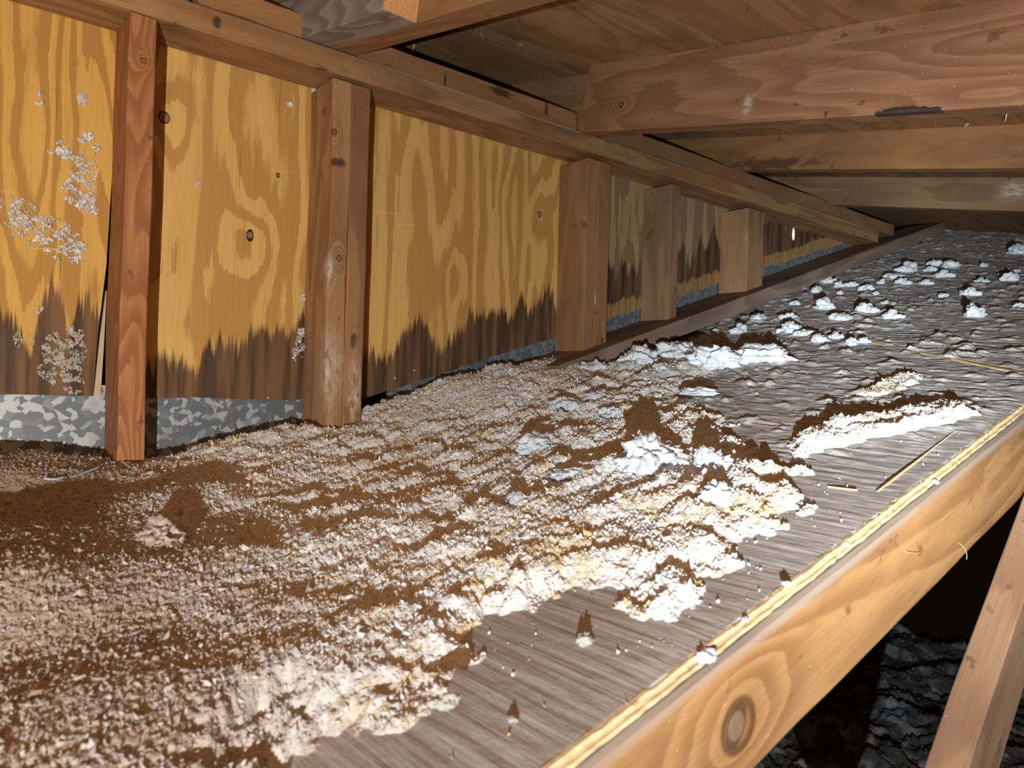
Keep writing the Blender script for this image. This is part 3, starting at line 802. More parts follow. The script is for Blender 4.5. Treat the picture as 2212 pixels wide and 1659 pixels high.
byname = {o.name: o for o in COL.objects}
knot(byname['wall_stud'], (0.2411, 1.1108, 0.4376), (0, -1, 0), 0.0042, 0.0042, WOODKNOT, 11)
knot(byname['wall_stud.001'], (0.5304, 1.1108, 0.4096), (0, -1, 0), 0.0052, 0.0050, WOODKNOT, 12)
knot(byname['wall_stud.001'], (0.5464, 1.1108, 0.2018), (0, -1, 0), 0.0050, 0.0050, WOODKNOT, 13)
def bark(parent, pts):
    rnd = np.random.default_rng(3); bm = bmesh.new(); prev = None
    for i, (x, y, z) in enumerate(pts):
        w = 0.002 + 0.006 * math.sin(math.pi * (i + .4) / len(pts)) + rnd.uniform(-.002, .002)
        vs = [bm.verts.new((x - 0.0001, y, z + w)), bm.verts.new((x - 0.0022 - rnd.uniform(0, .002), y, z + w * .4)), bm.verts.new((x - 0.0016, y, z - 0.0012)), bm.verts.new((x + 0.012, y, z - 0.0016))]
        if prev:
            for a in range(3): bm.faces.new((prev[a], prev[a + 1], vs[a + 1], vs[a]))
        prev = vs
    me = bpy.data.meshes.new('bark'); bm.to_mesh(me); bm.free()
    o = link('bark', me, plain('dark_bark', (0.10, 0.06, 0.05), 0.8, 0, 0.9, 120), parent)
    o.matrix_parent_inverse = parent.matrix_basis.inverted(); o['label'] = 'dark flaking bark left on the lower edge'
bark(byname['roof_rafter.001'], [(1.101, y, 0.5505 - 0.205 * (1.111 - y)) for y in np.linspace((1.1010, 0.4834, 0.4262)[1], (1.1010, 0.3914, 0.4089)[1], 22)])
knot(byname['roof_rafter.001'], (1.1008, 0.9938, 0.5783), (-1, 0, 0), 0.006, 0.008, WOODKNOT, 14, 0.5)
for p, a, b, sd in (((0.4280, 1.1998, 0.2345), 0.0062, 0.0105, 15), ((0.2912, 1.1998, 0.3945), 0.0085, 0.009, 16), ((1.0717, 1.1998, 0.3819), 0.0072, 0.0085, 17), ((0.4729, 1.1998, 0.3441), 0.003, 0.004, 18)):
    knot(byname['wall_left'], p, (0, -1, 0), a, b, ((0.42, 0.22, 0.08), (0.22, 0.10, 0.04), (0.025, 0.014, 0.01)), sd)
# foreground timber
p0, p1 = (-0.45, 0.3145, -0.290 - 0.1245 - 0.245 * 0.45), (2.6, 0.3145, -0.290 - 0.1245 + 0.245 * 2.6)
kn = to_local(p0, p1, (0, 0, 1), [(*(0.4775, 0.2975, -0.2487), 0.021)])
st = to_local(p0, p1, (0, 0, 1), [(*(0.3979, 0.2975, -0.2059), 0.05, 0.02, 0.006), (*(0.5050, 0.2975, -0.1726), 0.05, 0.02, 0.008)])
edge = board('edge_rafter', p0, p1, 0.038, 0.104, (0, 0, 1),
             lumber('edge_rafter_wood', light=(0.38, 0.172, 0.060), dark=(0.225, 0.088, 0.028), rings=8, blotch=0.75, knots=kn, arris=(0.092, 0.101)), seed=31, seg=60, bev=0.007, wob=0.0006)
tag(edge, 'foreground rafter under the raw plywood edge, one big knot in its orange face', 'rafter')

b0 = (0.8252, 0.2920, -0.3904); b1 = (1.1430, 0.2920, -0.1238)
k = knot(edge, (0.4738, 0.2952, -0.2478), (0, -1, 0), 0.0125, 0.0185, ((0.24, 0.135, 0.075), (0.17, 0.09, 0.05), (0.10, 0.05, 0.025)), 5, -0.5)
k['label'] = 'big dark oval knot'
def build_brace():
    a, b = Vector((b0[0], 0.292, b0[2])), Vector((b1[0], 0.292, b1[2]))
    d = (b - a).normalized()
    nrm = Vector((d.z, 0, -d.x))          # to the right of the visible edge
    a = a - d * 0.22; b = b + d * 0.11
    w = 0.089
    # local Z = depth (towards the camera), width across
    c0 = a + nrm * (w / 2) ; c1 = b + nrm * (w / 2)
    o = board('diagonal_brace', c0, c1, w, 0.038, (0, -1, 0), lumber('brace_wood', light=(0.33, 0.165, 0.085), dark=(0.22, 0.10, 0.048), rings=6, blotch=0.5), seed=33)
    tag(o, 'steep timber brace at the lower right, leaning against the foreground rafter', 'brace')
build_brace()

# ------------------------------------------------------------------ loose-fill insulation
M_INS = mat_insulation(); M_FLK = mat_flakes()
CTRL = np.array([(.2, .32, .004), (.1, .32, .014), (.25, .36, .007), (-.35, 1.15, .27), (-.35, .5, .12), (.05, 1.16, .215), (.13, 1.16, .185), (.20, 1.15, .15), (.255, 1.09, .100), (.30, 1.15, .098), (.33, 1.17, .10), (.40, 1.17, .122), (.46, 1.16, .105), (.53, 1.16, .085), (.58, 1.08, .050), (.62, 1.16, .062),
    (.69, 1.17, .088), (.76, 1.17, .096), (.865, 1.17, .086), (1.0, 1.17, .066), (1.1, 1.16, .052), (1.15, 1.08, .022), (.8, 1.05, .065), (.9, 1.0, .045), (1.0, 1.02, .04), (.75, .94, .022), (.9, .9, .016), (1.05, .93, .016),
    (.05, .8, .150), (.05, .5, .085), (.05, .35, .038), (.2, .95, .115), (.2, .75, .085), (.2, .5, .05), (.2, .38, .016), (.35, 1.0, .075), (.35, .75, .045), (.35, .55, .025), (.35, .42, .016),
    (.48, 1.0, .058), (.5, .85, .032), (.5, .6, .020), (.5, .42, .012), (.65, 1.0, .034), (.65, .75, .02), (.7, .5, .016), (.85, .7, .016), (.85, .45, .012), (1.1, .75, .012), (1.3, .9, .012)])
MASK = [(-.4, .306), (.17, .306), (0.1920, 0.4288), (0.2440, 0.3988), (0.2760, 0.3934), (0.3009, 0.4018), (0.3148, 0.4210), (0.3311, 0.4064), (0.3479, 0.4137), (0.3596, 0.4575), (0.3797, 0.4589), (0.4147, 0.4075), (0.4229, 0.4380), (0.4548, 0.4148), (0.4268, 0.3739),
    (0.4244, 0.3398), (0.4365, 0.3035), (0.5000, 0.3230), (0.5282, 0.3373), (0.5743, 0.3355), (0.6051, 0.3493), (0.6725, 0.3359), (0.7414, 0.3637), (0.7618, 0.4029), (0.8023, 0.3680), (0.8305, 0.4227), (0.8163, 0.4562), (0.8721, 0.5145), (0.8969, 0.5652), (0.9957, 0.6369), (1.0440, 0.7602),
    (1.2349, 0.7927), (1.3958, 0.7772), (1.5172, 0.8346), (1.4109, 1.0188), (1.2509, 1.1785), (1.19, 1.06), (1.19, 1.215), (-.4, 1.215)]
RIDGE = [(0.8719, 0.4879), (0.9589, 0.4895), (1.0274, 0.4323), (1.1377, 0.3897), (1.0788, 0.3276), (1.0312, 0.3416), (0.9437, 0.3963), (0.8377, 0.4500)]
PATCH = [(1.1310, 0.5189), (1.2588, 0.5093), (1.2814, 0.4677), (1.2216, 0.4522), (1.1068, 0.4799)]

def bed_thickness(X, Y):
    num = 0; den = 0
    for (cx, cy, ct) in CTRL:
        w = np.exp(-((X - cx) ** 2 + (Y - cy) ** 2) / (2 * 0.075 ** 2)) + 1e-4 / ((X - cx) ** 2 + (Y - cy) ** 2 + 0.01)
        num = num + w * ct; den = den + w
    T = num / den
    rag = 0.016 * fbm2(X * 26, Y * 26, 41, 4, 0.6)
    m = smooth(-0.008, 0.075, poly_sd(X, Y, MASK) + 1.25 * rag)
    T = T * m - 0.006 * (1 - m)
    for P, h in ((RIDGE, 0.013), (PATCH, 0.008)):
        s = poly_sd(X, Y, P) + rag * 0.5
        T = np.maximum(T, h * smooth(-0.004, 0.016, s) - 0.006 * (1 - smooth(-0.004, 0.004, s)))
    amp = np.clip(T / 0.02, 0, 1)
    wx = X * 0.72 + 0.010 * noise2(X * 22, Y * 22, 71); wy = Y + 0.010 * noise2(X * 22, Y * 22, 72)
    calm = 1 - 0.86 * smooth(0.40, 0.14, X) - 0.35 * smooth(.95, 1.05, Y) * smooth(.6, .7, X)
    bill = np.abs(noise2(wx * 24, wy * 24, 51)) * 1.0
    lumps = 0.0085 * fbm2(wx * 14, wy * 14, 50, 2) + (0.0095 + 0.0050 * smooth(0.38, 0.6, X)) * (bill - 0.25) * calm
    mid = 0.0038 * (0.4 - np.abs(noise2(wx * 62, wy * 62, 52))) + 0.0030 * fbm2(wx * 95, wy * 95, 53, 2)
    fine = 0.0017 * fbm2(X * 230, Y * 230, 54, 2, 0.6)
    return T + amp * (lumps * (0.12 + 0.88 * calm) + mid * (0.35 + 0.65 * calm) + fine * 1.25), amp

def axis(knots):
    """spacing list: (x0, x1, step)"""
    out = []
    for a, b, s in knots: out.append(np.arange(a, b, s))
    return np.concatenate(out)

def grid_mesh(name, X, Y, Z, keep):
    m, n = X.shape
    idx = np.arange(m * n).reshape(m, n)
    F = np.stack([idx[:-1, :-1], idx[:-1, 1:], idx[1:, 1:], idx[1:, :-1]], -1).reshape(-1, 4)
    k = keep.ravel()
    F = F[k[F].any(1)]
    used = np.zeros(m * n, bool); used[F.ravel()] = True
    mp = np.cumsum(used) - 1
    V = np.stack([X, Y, Z], -1).reshape(-1, 3)[used]
    return np_mesh(name, V, mp[F])

def flake_mesh(name, P, size, tone, seed, flat=0.45):
    """P (n,3) centres; one crumpled octahedron each"""
    rnd = np.random.default_rng(seed); n = len(P)
    base = np.array([(1, 0, 0), (-1, 0, 0), (0, 1, 0), (0, -1, 0), (0, 0, 1), (0, 0, -1)], float)
    tri = np.array([(0, 2, 4), (2, 1, 4), (1, 3, 4), (3, 0, 4), (2, 0, 5), (1, 2, 5), (3, 1, 5), (0, 3, 5)])
    sc = size[:, None] * np.stack([rnd.uniform(.7, 1.5, n), rnd.uniform(.5, 1.0, n), rnd.uniform(.25, .25 + flat, n)], 1)
    B = base[None] * sc[:, None, :] * rnd.uniform(.55, 1.35, (n, 6, 1))
    q = rnd.normal(0, 1, (n, 4)); q[:, 0] += 0.8; q /= np.linalg.norm(q, axis=1)[:, None]
    w, x, y, z = q.T
    Rm = np.stack([np.stack([1 - 2 * (y * y + z * z), 2 * (x * y - z * w), 2 * (x * z + y * w)], -1),
                   np.stack([2 * (x * y + z * w), 1 - 2 * (x * x + z * z), 2 * (y * z - x * w)], -1),
                   np.stack([2 * (x * z - y * w), 2 * (y * z + x * w), 1 - 2 * (x * x + y * y)], -1)], 1)
    V = np.einsum('nij,nkj->nki', Rm, B) + P[:, None, :]
    F = (tri[None] + 6 * np.arange(n)[:, None, None]).reshape(-1, 3)
    me = np_mesh(name, V.reshape(-1, 3), F, False)
    ca = me.color_attributes.new('tone', 'FLOAT_COLOR', 'POINT')
    c = np.concatenate([np.repeat(tone, 6, 0), np.ones((n * 6, 1))], 1).astype(np.float32)
    ca.data.foreach_set('color', c.ravel())
    return me

def flake_tones(n, X, Y, rnd, tan_bias=0.0):
    pal = np.array([(0.86, 0.86, 0.86), (0.78, 0.77, 0.75), (0.88, 0.86, 0.81), (0.74, 0.56, 0.28), (0.62, 0.50, 0.36), (0.60, 0.62, 0.72), (0.38, 0.30, 0.24)])
    bias = tan_bias - 0.12
    for (cx, cy, cr) in TANS: bias = bias + 0.75 * np.exp(-((X - cx) ** 2 + (Y - cy) ** 2) / cr ** 2)
    patch = np.clip(fbm2(X * 22, Y * 22, 61, 3) * 1.4 + bias, -0.5, 0.95)
    u = rnd.uniform(0, 1, n)
    k = np.where(u < .45, 0, np.where(u < .68, 1, np.where(u < .86, 2, np.where(u < .91, 4, np.where(u < .955, 5, 6)))))
    k = np.where(rnd.uniform(0, 1, n) < 0.05 + 0.60 * np.clip(patch, 0, 1), 3, k)
    c = pal[k] * rnd.uniform(.85, 1.05, (n, 1))
    lf = (smooth(.42, .10, X) * 0.85)[:, None]  # crumbs at the left darkened too, weak grazing light put into their tone
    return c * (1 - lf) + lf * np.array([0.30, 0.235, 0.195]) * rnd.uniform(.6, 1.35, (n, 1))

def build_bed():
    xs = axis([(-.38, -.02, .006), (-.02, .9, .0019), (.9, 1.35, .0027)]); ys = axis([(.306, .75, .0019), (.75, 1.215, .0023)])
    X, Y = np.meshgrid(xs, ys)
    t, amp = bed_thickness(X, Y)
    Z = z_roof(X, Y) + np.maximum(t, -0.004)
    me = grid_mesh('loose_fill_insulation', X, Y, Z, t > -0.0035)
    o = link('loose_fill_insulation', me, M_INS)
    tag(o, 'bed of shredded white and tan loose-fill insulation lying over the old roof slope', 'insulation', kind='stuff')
    # shreds and crumbs over its surface
    rnd = np.random.default_rng(8)
    n = 120000
    X = np.concatenate([rnd.uniform(-.02, .95, n), rnd.uniform(.75, 1.35, n // 5)]); Y = np.concatenate([.34 + .86 * rnd.uniform(0, 1, n) ** 1.35, rnd.uniform(.34, 1.2, n // 5)])
    t, amp = bed_thickness(X, Y)
    k = t > 0.0005
    X, Y, t = X[k], Y[k], t[k]; n = len(X)
    P = np.stack([X, Y, z_roof(X, Y) + t + rnd.uniform(-.0003, .0008, n)], 1)
    size = np.clip(rnd.lognormal(math.log(.00125), .5, n), .0005, .0048)
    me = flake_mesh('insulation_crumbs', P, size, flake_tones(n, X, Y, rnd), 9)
    f = link('insulation_crumbs', me, M_FLK, o); f['kind'] = 'stuff'
    # stray crumbs dropped on the bare sheet
    n = 1500
    X = rnd.uniform(.2, 1.5, n); Y = rnd.uniform(.31, .9, n)
    t, amp = bed_thickness(X, Y); k = (t < 0) & (noise2(X * 18, Y * 18, 77) > -0.1)
    X, Y = X[k], Y[k]; n = len(X)
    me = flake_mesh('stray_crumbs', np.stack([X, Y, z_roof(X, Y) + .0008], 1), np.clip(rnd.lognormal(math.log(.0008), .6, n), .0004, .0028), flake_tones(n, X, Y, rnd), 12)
    f = link('stray_crumbs', me, M_FLK, o); f['kind'] = 'stuff'
build_bed()

def build_low_fill():
    xs = np.linspace(.3, 3.2, 460); ys = np.linspace(-.5, 1.3, 300)
    X, Y = np.meshgrid(xs, ys)
    Z = -0.98 + 0.035 * fbm2(X * 5, Y * 5, 5, 3) + 0.03 * (0.4 - np.abs(noise2(X * 11, Y * 11, 6))) + 0.016 * (0.4 - np.abs(noise2(X * 30, Y * 30, 8))) + 0.007 * fbm2(X * 80, Y * 80, 7, 2)
    me = grid_mesh('low_insulation', X, Y, Z, np.ones_like(X, bool))
    T = Tree('grey_fill'); q = T.noise(T.scaled(14, 14, 14, 3), 1.0, 4.0); r = T.noise(T.scaled(200, 200, 200, 3), 1.0, 3.0)
    m = T.done(T.mix(T.step(.45, .65, q), (.10, .095, .09), (.38, .38, .40)), 1.0, r, 0.004, 1.0)
    tag(link('low_insulation', me, m), 'dim grey insulation lying on the attic floor below the foreground rafter', 'insulation', kind='stuff')
build_low_fill()

# ------------------------------------------------------------------ tufts: single fluffy clumps
def tuft_mesh(seed, sub):
    bm = bmesh.new(); bmesh.ops.create_icosphere(bm, subdivisions=sub, radius=1.0)
    me = bpy.data.meshes.new('insulation_tuft'); bm.to_mesh(me); bm.free()
    n = len(me.vertices); co = np.empty(n * 3, np.float32); me.vertices.foreach_get('co', co); P = co.reshape(-1, 3).astype(float)
    s = seed * 11.3
    r = 0.80 + 0.34 * noise3(P * 1.5 + s, seed) + 0.52 * (0.32 - np.abs(noise3(P * 2.6 + s, seed + 1))) + 0.30 * (0.3 - np.abs(noise3(P * 5.9 + s, seed + 2))) + 0.14 * (0.3 - np.abs(noise3(P * 13 + s, seed + 3)))
    if sub >= 5: r = r + 0.07 * (0.3 - np.abs(noise3(P * 28 + s, seed + 4)))
    V = P * r[:, None]
    V[:, 2] = np.where(V[:, 2] < -0.25, -0.25 + (V[:, 2] + 0.25) * 0.15, V[:, 2])
    me.vertices.foreach_set('co', V.astype(np.float32).ravel()); me.update()
    me.polygons.foreach_set('use_smooth', np.ones(len(me.polygons), bool))
    return me
WHITE = mat_tuft('white_tuft', (0.86, 0.88, 0.90), (0.78, 0.80, 0.83), tan=0.08)
CREAM = mat_tuft('cream_tuft', (0.84, 0.80, 0.72), (0.74, 0.66, 0.54), tan=0.45)
BROWN = mat_tuft('dull_tuft', (0.70, 0.58, 0.52), (0.60, 0.48, 0.42), tan=0.1)
def tuft(p, r, label, mesh, mat, rot=0.0, squash=(1, 1, 1), group=None, name='insulation_tuft'):
    o = bpy.data.objects.new(name, mesh); COL.objects.link(o)
    if not mesh.materials: mesh.materials.append(mat)
    o.location = p; o.scale = (r * squash[0], r * squash[1], r * squash[2]); o.rotation_euler = (0, 0, rot)
    return tag(o, label, 'insulation', group)

BIG = [  # x, y, base z, radius, (sx,sy,sz), label, material
    ((0.7133, 0.5793, -0.0941, 0.0512), (1.0, 0.85, 0.75), 'wide white tuft casting the broad shadow in the middle of the bed', WHITE),
    ((0.7341, 0.4985, -0.0911, 0.0220), (1.0, 0.9, 1.15), 'upright white tuft with a tall shadow, right of the widest tuft', WHITE),
    ((0.6520, 0.4371, -0.1129, 0.0224), (1.0, 0.8, 0.8), 'smooth white tuft directly below the upright one', WHITE),
    ((0.5379, 0.6297, -0.1363, 0.0182), (1.0, 0.8, 0.7), 'small oblong white tuft standing alone in a dark shadow left of the middle', WHITE),
    ((0.6300, 0.6305, -0.1126, 0.0355), (1.0, 0.6, 0.38), 'flat white tuft below and left of the widest tuft', WHITE),
    ((0.6946, 0.7624, -0.0922, 0.0386), (1.1, 0.7, 0.6), 'spread white tuft in the middle, under the mound at the wall', WHITE),
    ((0.1946, 0.7627, -0.1639, 0.0394), (1.0, 0.55, 0.5), 'pale pinkish tuft lying alone in the brown fill at the left', BROWN),
    ((0.3937, 0.3756, -0.1921, 0.0080), (1.0, 0.8, 0.9), 'tiny tuft with a spiked shadow alone on the bare grey sheet', CREAM),
    ((1.0936, 1.0284, 0.0125, 0.0539), (1.0, 0.8, 0.7), 'white tuft at the foot of the built-up middle stud', WHITE),
    ((1.1815, 0.9918, 0.0370, 0.0627), (1.0, 0.8, 0.8), 'crumbly white tuft right of the built-up stud, beside the sleeper', WHITE),
    ((1.1456, 0.9077, 0.0222, 0.0406), (1.0, 0.8, 0.7), 'smooth white tuft just in front of the crumbly one by the sleeper', WHITE),
    ((1.2851, 0.9631, 0.0660, 0.0605), (1.0, 0.8, 0.7), 'jagged white tuft under the narrow greyish stud', WHITE),
    ((1.2703, 0.8481, 0.0550, 0.0700), (1.2, 0.8, 0.55), 'long white drift of tuft on the slope right of the jagged one', WHITE),
    ((1.3226, 0.7911, 0.0664, 0.0620), (1.2, 0.8, 0.5), 'white drift ending among grey dust, right end of the cluster', WHITE),
    ((0.8641, 0.8844, -0.0374, 0.0302), (1.0, 0.8, 0.6), 'greyish tuft between the mound at the wall and the broad shadow', WHITE),
    ((0.8742, 0.7891, -0.0444, 0.0256), (1.0, 0.8, 0.6), 'small white tuft behind the broad shadow', WHITE),
    ((1.0311, 0.7368, -0.0067, 0.0301), (1.2, 0.7, 0.35), 'low tuft behind the upright one, at the top of its shadow', WHITE),
    ((0.9309, 0.8742, -0.0204, 0.0245), (1.0, 0.8, 0.7), 'white tuft dimmed by shadow below the foot of the built-up stud', WHITE),
    ((0.3003, 0.3483, -0.2151, 0.0044), (1.0, 0.8, 0.7), 'small pale tuft near the lower edge of the bare grey sheet', CREAM),
    ((0.2729, 0.3843, -0.2106, 0.0091), (1.3, 0.8, 0.7), 'cream tuft on the nearest tongue of fill, by the bottom of the picture', CREAM),
]
for i, ((x, y, z, r), sq, lab, mat) in enumerate(BIG):
    tuft((x, y, z), r, lab, tuft_mesh(100 + i * 7, 5 if r > 0.012 else 4), mat, i * 1.3, sq)
VAR = [tuft_mesh(900 + i * 13, 4) for i in range(7)]
SMALL = [(1.9905, 1.1384, 0.2932, 0.0143), (2.1889, 1.0827, 0.3471, 0.0238), (2.1279, 1.0258, 0.3217, 0.0143), (2.0428, 1.0498, 0.2990, 0.0169), (2.1430, 0.9928, 0.3222, 0.0171), (2.0979, 0.9306, 0.3014, 0.0192), (2.0275, 0.9713, 0.2854, 0.0109), (2.0323, 0.8778, 0.2761, 0.0105), (2.4316, 1.1446, 0.4297, 0.0097), (2.4151, 0.9452, 0.3960, 0.0333), (2.4420, 0.8854, 0.3952, 0.0149), (2.5388, 0.9124, 0.4273, 0.0186), (2.5210, 0.8559, 0.4136, 0.0303),
    (2.2856, 0.9322, 0.3564, 0.0232), (2.2022, 0.8713, 0.3243, 0.0222), (2.1937, 0.9320, 0.3295, 0.0141), (2.3490, 0.8120, 0.3583, 0.0227), (2.2137, 0.8141, 0.3202, 0.0163), (2.5492, 0.7744, 0.4092, 0.0148), (2.3275, 0.6413, 0.3289, 0.0211), (2.4761, 0.6685, 0.3731, 0.0112), (2.8473, 0.7649, 0.4911, 0.0386), (2.2767, 0.6951, 0.3223, 0.0159), (1.8316, 0.9217, 0.2227, 0.0238), (1.6746, 1.0141, 0.1851, 0.0222), (1.6931, 0.9402, 0.1840, 0.0192), (1.8638, 1.0194, 0.2421, 0.0132),
    (1.6623, 1.1141, 0.1901, 0.0204), (1.5399, 1.0532, 0.1480, 0.0096), (1.4244, 0.9966, 0.1093, 0.0179), (1.5403, 0.9831, 0.1427, 0.0209), (1.5688, 0.8655, 0.1417, 0.0222), (1.5426, 0.8187, 0.1305, 0.0194), (1.4935, 0.7579, 0.1120, 0.0205), (1.7122, 0.8183, 0.1785, 0.0207), (1.8112, 0.7995, 0.2048, 0.0260), (1.9190, 0.8043, 0.2357, 0.0123), (1.7573, 0.7141, 0.1815, 0.0201), (2.0855, 0.6617, 0.2658, 0.0197), (1.8227, 0.5695, 0.1852, 0.0257),
    (1.9435, 0.5152, 0.2114, 0.0131), (2.0361, 0.7069, 0.2576, 0.0123), (1.4817, 0.6829, 0.1032, 0.0157), (1.5295, 0.7381, 0.1206, 0.0144), (1.5023, 0.6690, 0.1078, 0.0118)]
OWN = {0: 'rounded white tuft touching the sleeper plate, alone below the last stud block', 9: 'widest of the highest white tufts, near the far end of the slope',
       12: 'white tuft at the right end of the highest row on the slope', 21: 'large white tuft high on the slope, cut by the right edge of the picture',
       27: 'white tuft beside the sleeper plate, straight below the narrow greyish stud', 30: 'white tuft alone in a wide dark shadow just above the white drifts',
       34: 'white tuft sitting on the left end of the pale joint in the old roof', 39: 'big white tuft above the pale joint, second from the right edge',
       38: 'white tuft behind the big one above the pale joint', 24: 'elongated white tuft in the middle of the slope, throwing a long shadow', 40: 'white tuft at the right edge just above the pale joint'}
for i, (x, y, z, r) in enumerate(SMALL):
    lab = OWN.get(i)
    if lab:
        tuft((x, y, z), r, lab, VAR[i % 7], WHITE, i * 2.1, (1.3, 1.0 + 0.12 * (i % 3), 0.72 + 0.1 * (i % 4)))
        continue
    o = tuft((x, y, z), r, 'small white tuft scattered over the dusty upper part of the old roof', VAR[i % 7], WHITE, i * 2.1, (1.3, 1.0 + 0.12 * (i % 3), 0.72 + 0.1 * (i % 4)), 'scattered tufts on the upper slope')

# tufts and shreds stuck to the plywood
def wall_patch(name, blobs, label, n, seed, mat_bias=0.0, dull=0.0):
    rnd = np.random.default_rng(seed); P = []
    for (x, z, rx, rz, wt) in blobs:
        m = int(n * 1.8 * wt); a = rnd.uniform(0, 2 * math.pi, m); q = rnd.uniform(0, 1, m) ** 0.55
        P.append(np.stack([x + rx * q * np.cos(a), np.zeros(m), z + rz * q * np.sin(a)], 1))
    P = np.concatenate(P)
    keep = fbm2(P[:, 0] * 70, P[:, 2] * 70, seed, 3) > -0.12
    P = P[keep]
    P[:, 1] = 1.2 - rnd.uniform(0.0, 0.0035, len(P)) - 0.003 * np.maximum(0, fbm2(P[:, 0] * 60, P[:, 2] * 60, seed + 5, 2))
    tone = np.array([(0.82, 0.80, 0.76)]) * rnd.uniform(.65, 1.08, (len(P), 1)) * (1 - dull) + dull * np.array([(0.42, 0.36, 0.27)])
    me = flake_mesh(name, P, np.clip(rnd.lognormal(math.log(.0014), .5, len(P)), .0005, .004), tone, seed, 0.5)
    return tag(link(name, me, M_FLK), label, 'insulation', kind='thing')
wall_patch('stuck_fluff', [(0.1042, 0.2143, 0.0319, 0.0223, 0.22), (0.1396, 0.1945, 0.0425, 0.0228, 0.33), (0.1652, 0.1754, 0.0267, 0.0212, 0.25), (0.1741, 0.1634, 0.0148, 0.0093, 0.06)], 'largest patch of white fluff stuck on the left plywood bay', 1500, 3)
wall_patch('stuck_fluff', [(0.1912, 0.3304, 0.0136, 0.0168, 0.2), (0.1851, 0.2922, 0.0189, 0.0214, 0.3), (0.1802, 0.2577, 0.0216, 0.0214, 0.3), (0.1935, 0.2401, 0.0136, 0.0148, 0.16)], 'tall patch of white fluff stuck on plywood near the first stud', 1100, 4)
wall_patch('stuck_fluff', [(0.1561, 0.3089, 0.0159, 0.0079, 0.7), (0.1576, 0.3172, 0.0066, 0.0092, 0.3)], 'small bird-shaped fluff patch on the left plywood bay', 260, 5)
wall_patch('stuck_fluff', [(0.1277, 0.3831, 0.0058, 0.0058, 0.5), (0.1291, 0.3738, 0.0045, 0.0045, 0.5)], 'pea-sized fluff speck high on the left plywood bay', 90, 6)
wall_patch('stuck_fluff', [(0.1814, 0.3916, 0.0067, 0.0080, 1.0)], 'small fluff speck high beside the first stud', 90, 7)
wall_patch('stuck_fluff', [(0.1313, 0.0928, 0.0091, 0.0065, 0.5), (0.1369, 0.0849, 0.0052, 0.0065, 0.4)], 'thin shredded fluff wisp above the brown stain', 90, 8, dull=0.2)
wall_patch('stuck_fluff', [(0.1689, 0.0301, 0.0281, 0.0265, 0.4), (0.1640, 0.0001, 0.0266, 0.0198, 0.25), (0.1759, -0.0194, 0.0215, 0.0146, 0.2), (0.1798, 0.0541, 0.0121, 0.0107, 0.1), (0.1191, 0.0403, 0.0129, 0.0128, 0.05)], 'dirty fluff mass on the dark stain just above the level flashing', 1500, 9, dull=0.6)
wall_patch('stuck_fluff', [(0.5202, 0.0612, 0.0079, 0.0323, 0.7), (0.5141, 0.0407, 0.0088, 0.0113, 0.3)], 'white fluff caught along the lower left side of the doubled stud', 220, 10)
wall_patch('stuck_fluff', [(0.5236, 0.1424, 0.0053, 0.0178, 1.0)], 'white fluff wisp halfway up the left side of the doubled stud', 80, 11)
wall_patch('stuck_fluff', [(0.5361, 0.5065, 0.0080, 0.0073, 1.0)], 'white fluff tuft in the upper corner left of the doubled stud', 110, 12)

wall_patch('stuck_fluff', [(1.1748, 0.5154, 0.0151, 0.0065, 0.5), (1.1526, 0.5062, 0.0134, 0.0064, 0.5)], 'white fluff line on top of the built-up middle stud, under the plate', 120, 13)
wall_patch('stuck_fluff', [(0.4883, 0.4681, 0.0043, 0.0048, 1.0)], 'round white fluff speck high in the second plywood bay', 40, 14)
wall_patch('stuck_fluff', [(0.4375, 0.4248, 0.0058, 0.0031, 1.0)], 'white fleck in the upper middle of the second plywood bay', 30, 15)
wall_patch('stuck_fluff', [(0.3435, 0.2991, 0.0031, 0.0088, 1.0)], 'pair of white flecks left of the knot in the second plywood bay', 34, 16)
for (p, r, lab) in (((0.7090, 1.1930, 0.0034), 0.0045, 'tan crumb on the stained plywood right of the doubled stud'), ((0.7529, 1.1930, 0.0209), 0.0038, 'second tan crumb, farther right above the white mound'), ((0.4658, 1.1950, -0.0363), 0.0042, 'tan crumb on the upper edge of the level flashing left of the doubled stud')):
    tuft(p, r, lab, tuft_mesh(int(r * 1e5), 3), CREAM, r * 900, (1.1, 0.8, 1.0), name='tan_crumb')

# far fleck of daylight in the last bay
def build_gap():
    x, _, z = (2.1718, 1.1990, 0.5101)
    bm = bmesh.new(); bmesh.ops.create_uvsphere(bm, u_segments=12, v_segments=8, radius=1)
    bmesh.ops.scale(bm, verts=bm.verts, vec=(0.007, 0.0015, 0.020)); me = bpy.data.meshes.new('daylight_gap'); bm.to_mesh(me); bm.free()
    m = bpy.data.materials.new('daylight'); m.use_nodes = True
    b = m.node_tree.nodes['Principled BSDF']; b.inputs['Emission Color'].default_value = (0.8, 0.93, 1, 1); b.inputs['Emission Strength'].default_value = 1.0
    tag(link('daylight_gap', me, m, loc=(x, 1.199, z)), 'small bright daylight gap in the last stained bay near the far corner', 'gap')
build_gap()

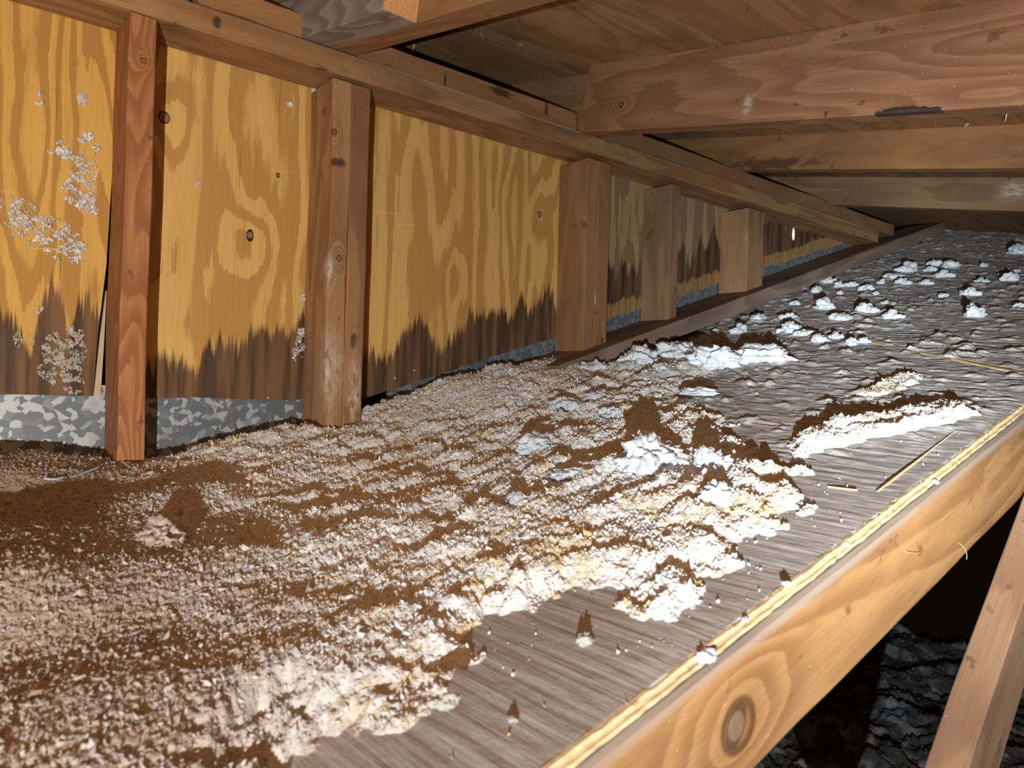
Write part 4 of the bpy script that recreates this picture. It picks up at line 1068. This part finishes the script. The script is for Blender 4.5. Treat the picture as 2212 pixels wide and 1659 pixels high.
# small litter
def tube(name, pts, r, mat, label, cat, sides=6):
    cu = bpy.data.curves.new(name, 'CURVE'); cu.dimensions = '3D'; cu.bevel_depth = r; cu.bevel_resolution = 1; cu.resolution_u = 6
    sp = cu.splines.new('NURBS'); sp.points.add(len(pts) - 1); sp.use_endpoint_u = True; sp.order_u = 3
    for p, q in zip(sp.points, pts): p.co = (*q, 1)
    tmp = bpy.data.objects.new(name, cu); COL.objects.link(tmp)
    dg = bpy.context.evaluated_depsgraph_get(); me = bpy.data.meshes.new_from_object(tmp.evaluated_get(dg))
    bpy.data.objects.remove(tmp); bpy.data.curves.remove(cu)
    o = link(name, me, None); me.materials.clear(); me.materials.append(mat)
    return tag(o, label, cat)
def on_bed(p, lift=0.002):
    t, _ = bed_thickness(np.array([p[0]]), np.array([p[1]]))
    return (p[0], p[1], float(z_roof(p[0], p[1]) + max(t[0], 0)) + lift)
STR = plain('blue_grey_plastic', (0.55, 0.60, 0.75), 0.4)
for pts, lab in (([(0.1755, 1.1794), (0.1994, 1.2027), (0.2087, 1.1639), (0.2130, 1.1144)], 'upper curved blue-grey plastic strand on the brown fill by the first stud'),
                 ([(0.1272, 1.0264), (0.1361, 1.0214), (0.1469, 1.0297)], 'lowest short blue-grey strand on the brown fill, farthest from the first stud'),
                 ([(0.1647, 1.0334), (0.1766, 1.0445), (0.1908, 1.0610)], 'straight blue-grey strand between the curved strand and the lowest one'),
                 ([(0.2276, 1.1010), (0.2288, 1.0788), (0.2291, 1.0562)], 'short blue-grey strand at the foot of the first stud')):
    tube('plastic_strand', [on_bed(p, 0.0055) for p in pts], 0.0014, STR, lab, 'strand')
SPL = plain('fresh_splinter', (0.62, 0.32, 0.16), 0.7)
def splinter(a, b, w, lab):
    a, b = Vector(a), Vector(b); d = (b - a); n = Vector((-d.y, d.x, 0)).normalized() * w
    me = bpy.data.meshes.new('wood_splinter')
    V = [a - n * .3, a + n * .3, a.lerp(b, .6) + n, b, a.lerp(b, .6) - n]
    V = V + [v + Vector((0, 0, w * 1.2)) for v in V]
    F = [(4, 3, 2, 1, 0), (5, 6, 7, 8, 9)] + [(i, (i + 1) % 5, 5 + (i + 1) % 5, 5 + i) for i in range(5)]
    me.from_pydata([tuple(v) for v in V], [], F)
    tag(link('wood_splinter', me, SPL), lab, 'splinter')
splinter((*(0.7617, 0.3723), z_roof(*(0.7617, 0.3723)) + .0005), (*(0.7639, 0.3417), z_roof(*(0.7639, 0.3417)) + .0005), 0.0014, 'reddish wood splinter lying on the grey sheet right of the fill')
def scrap(p, r, c, lab, seed):
    rnd = np.random.default_rng(seed)
    q = np.array([on_bed(p, 0.0015)])
    me = flake_mesh('paper_scrap', q, np.array([r]), np.array([c]), seed, 0.2)
    tag(link('paper_scrap', me, M_FLK), lab, 'scrap')
scrap((0.3544, 0.4934), 0.0042, (0.08, 0.18, 0.62), 'bright blue paper scrap in the white fill near the front', 1)
scrap((0.7617, 0.5833), 0.0032, (0.30, 0.42, 0.75), 'pale blue scrap on the widest white tuft', 2)
scrap((0.4475, 0.4202), 0.0020, (0.05, 0.35, 0.42), 'tiny teal scrap in the tan patch of the fill', 3)
scrap((0.2382, 0.6541), 0.0026, (0.40, 0.42, 0.70), 'small lilac scrap in the dim fill at the left', 4)

# fluff caught in the crack above the foreground rafter, and hairs torn from its face
for i, (p, r, lab) in enumerate((((0.4340, 0.2965, -0.1880), 0.0085, 'largest white fluff lump caught in the crack above the foreground rafter'),
                                 ((0.4849, 0.2970, -0.1716), 0.0036, 'small white fluff bit in the crack just above the largest lump'),
                                 ((0.5442, 0.2970, -0.1544), 0.0032, 'tiny fluff bit in the crack halfway up the foreground rafter'),
                                 ((0.6452, 0.2970, -0.1354), 0.0042, 'white fluff bit in the crack on the upper half of the foreground rafter'),
                                 ((0.8436, 0.2965, -0.0918), 0.0048, 'highest fluff bit on the sawn edge of the foreground rafter'))):
    tuft(p, r, lab, tuft_mesh(400 + i * 9, 4), WHITE, i * 1.1, (1.2, 0.8, 0.8))
hair = plain('torn_fibre', (0.72, 0.46, 0.22), 0.7)
HAIRS = ([(0.7640, 0.2945, -0.1540), (0.7734, 0.2910, -0.1591), (0.8086, 0.2945, -0.1615)], [(0.9140, 0.2945, -0.1644), (0.9328, 0.2900, -0.1732), (0.9422, 0.2945, -0.1871)])
for pts in HAIRS:
    h = tube('fibre', pts, 0.00035, hair, None, None, 4)
    h.parent = edge; h.matrix_parent_inverse = edge.matrix_basis.inverted()
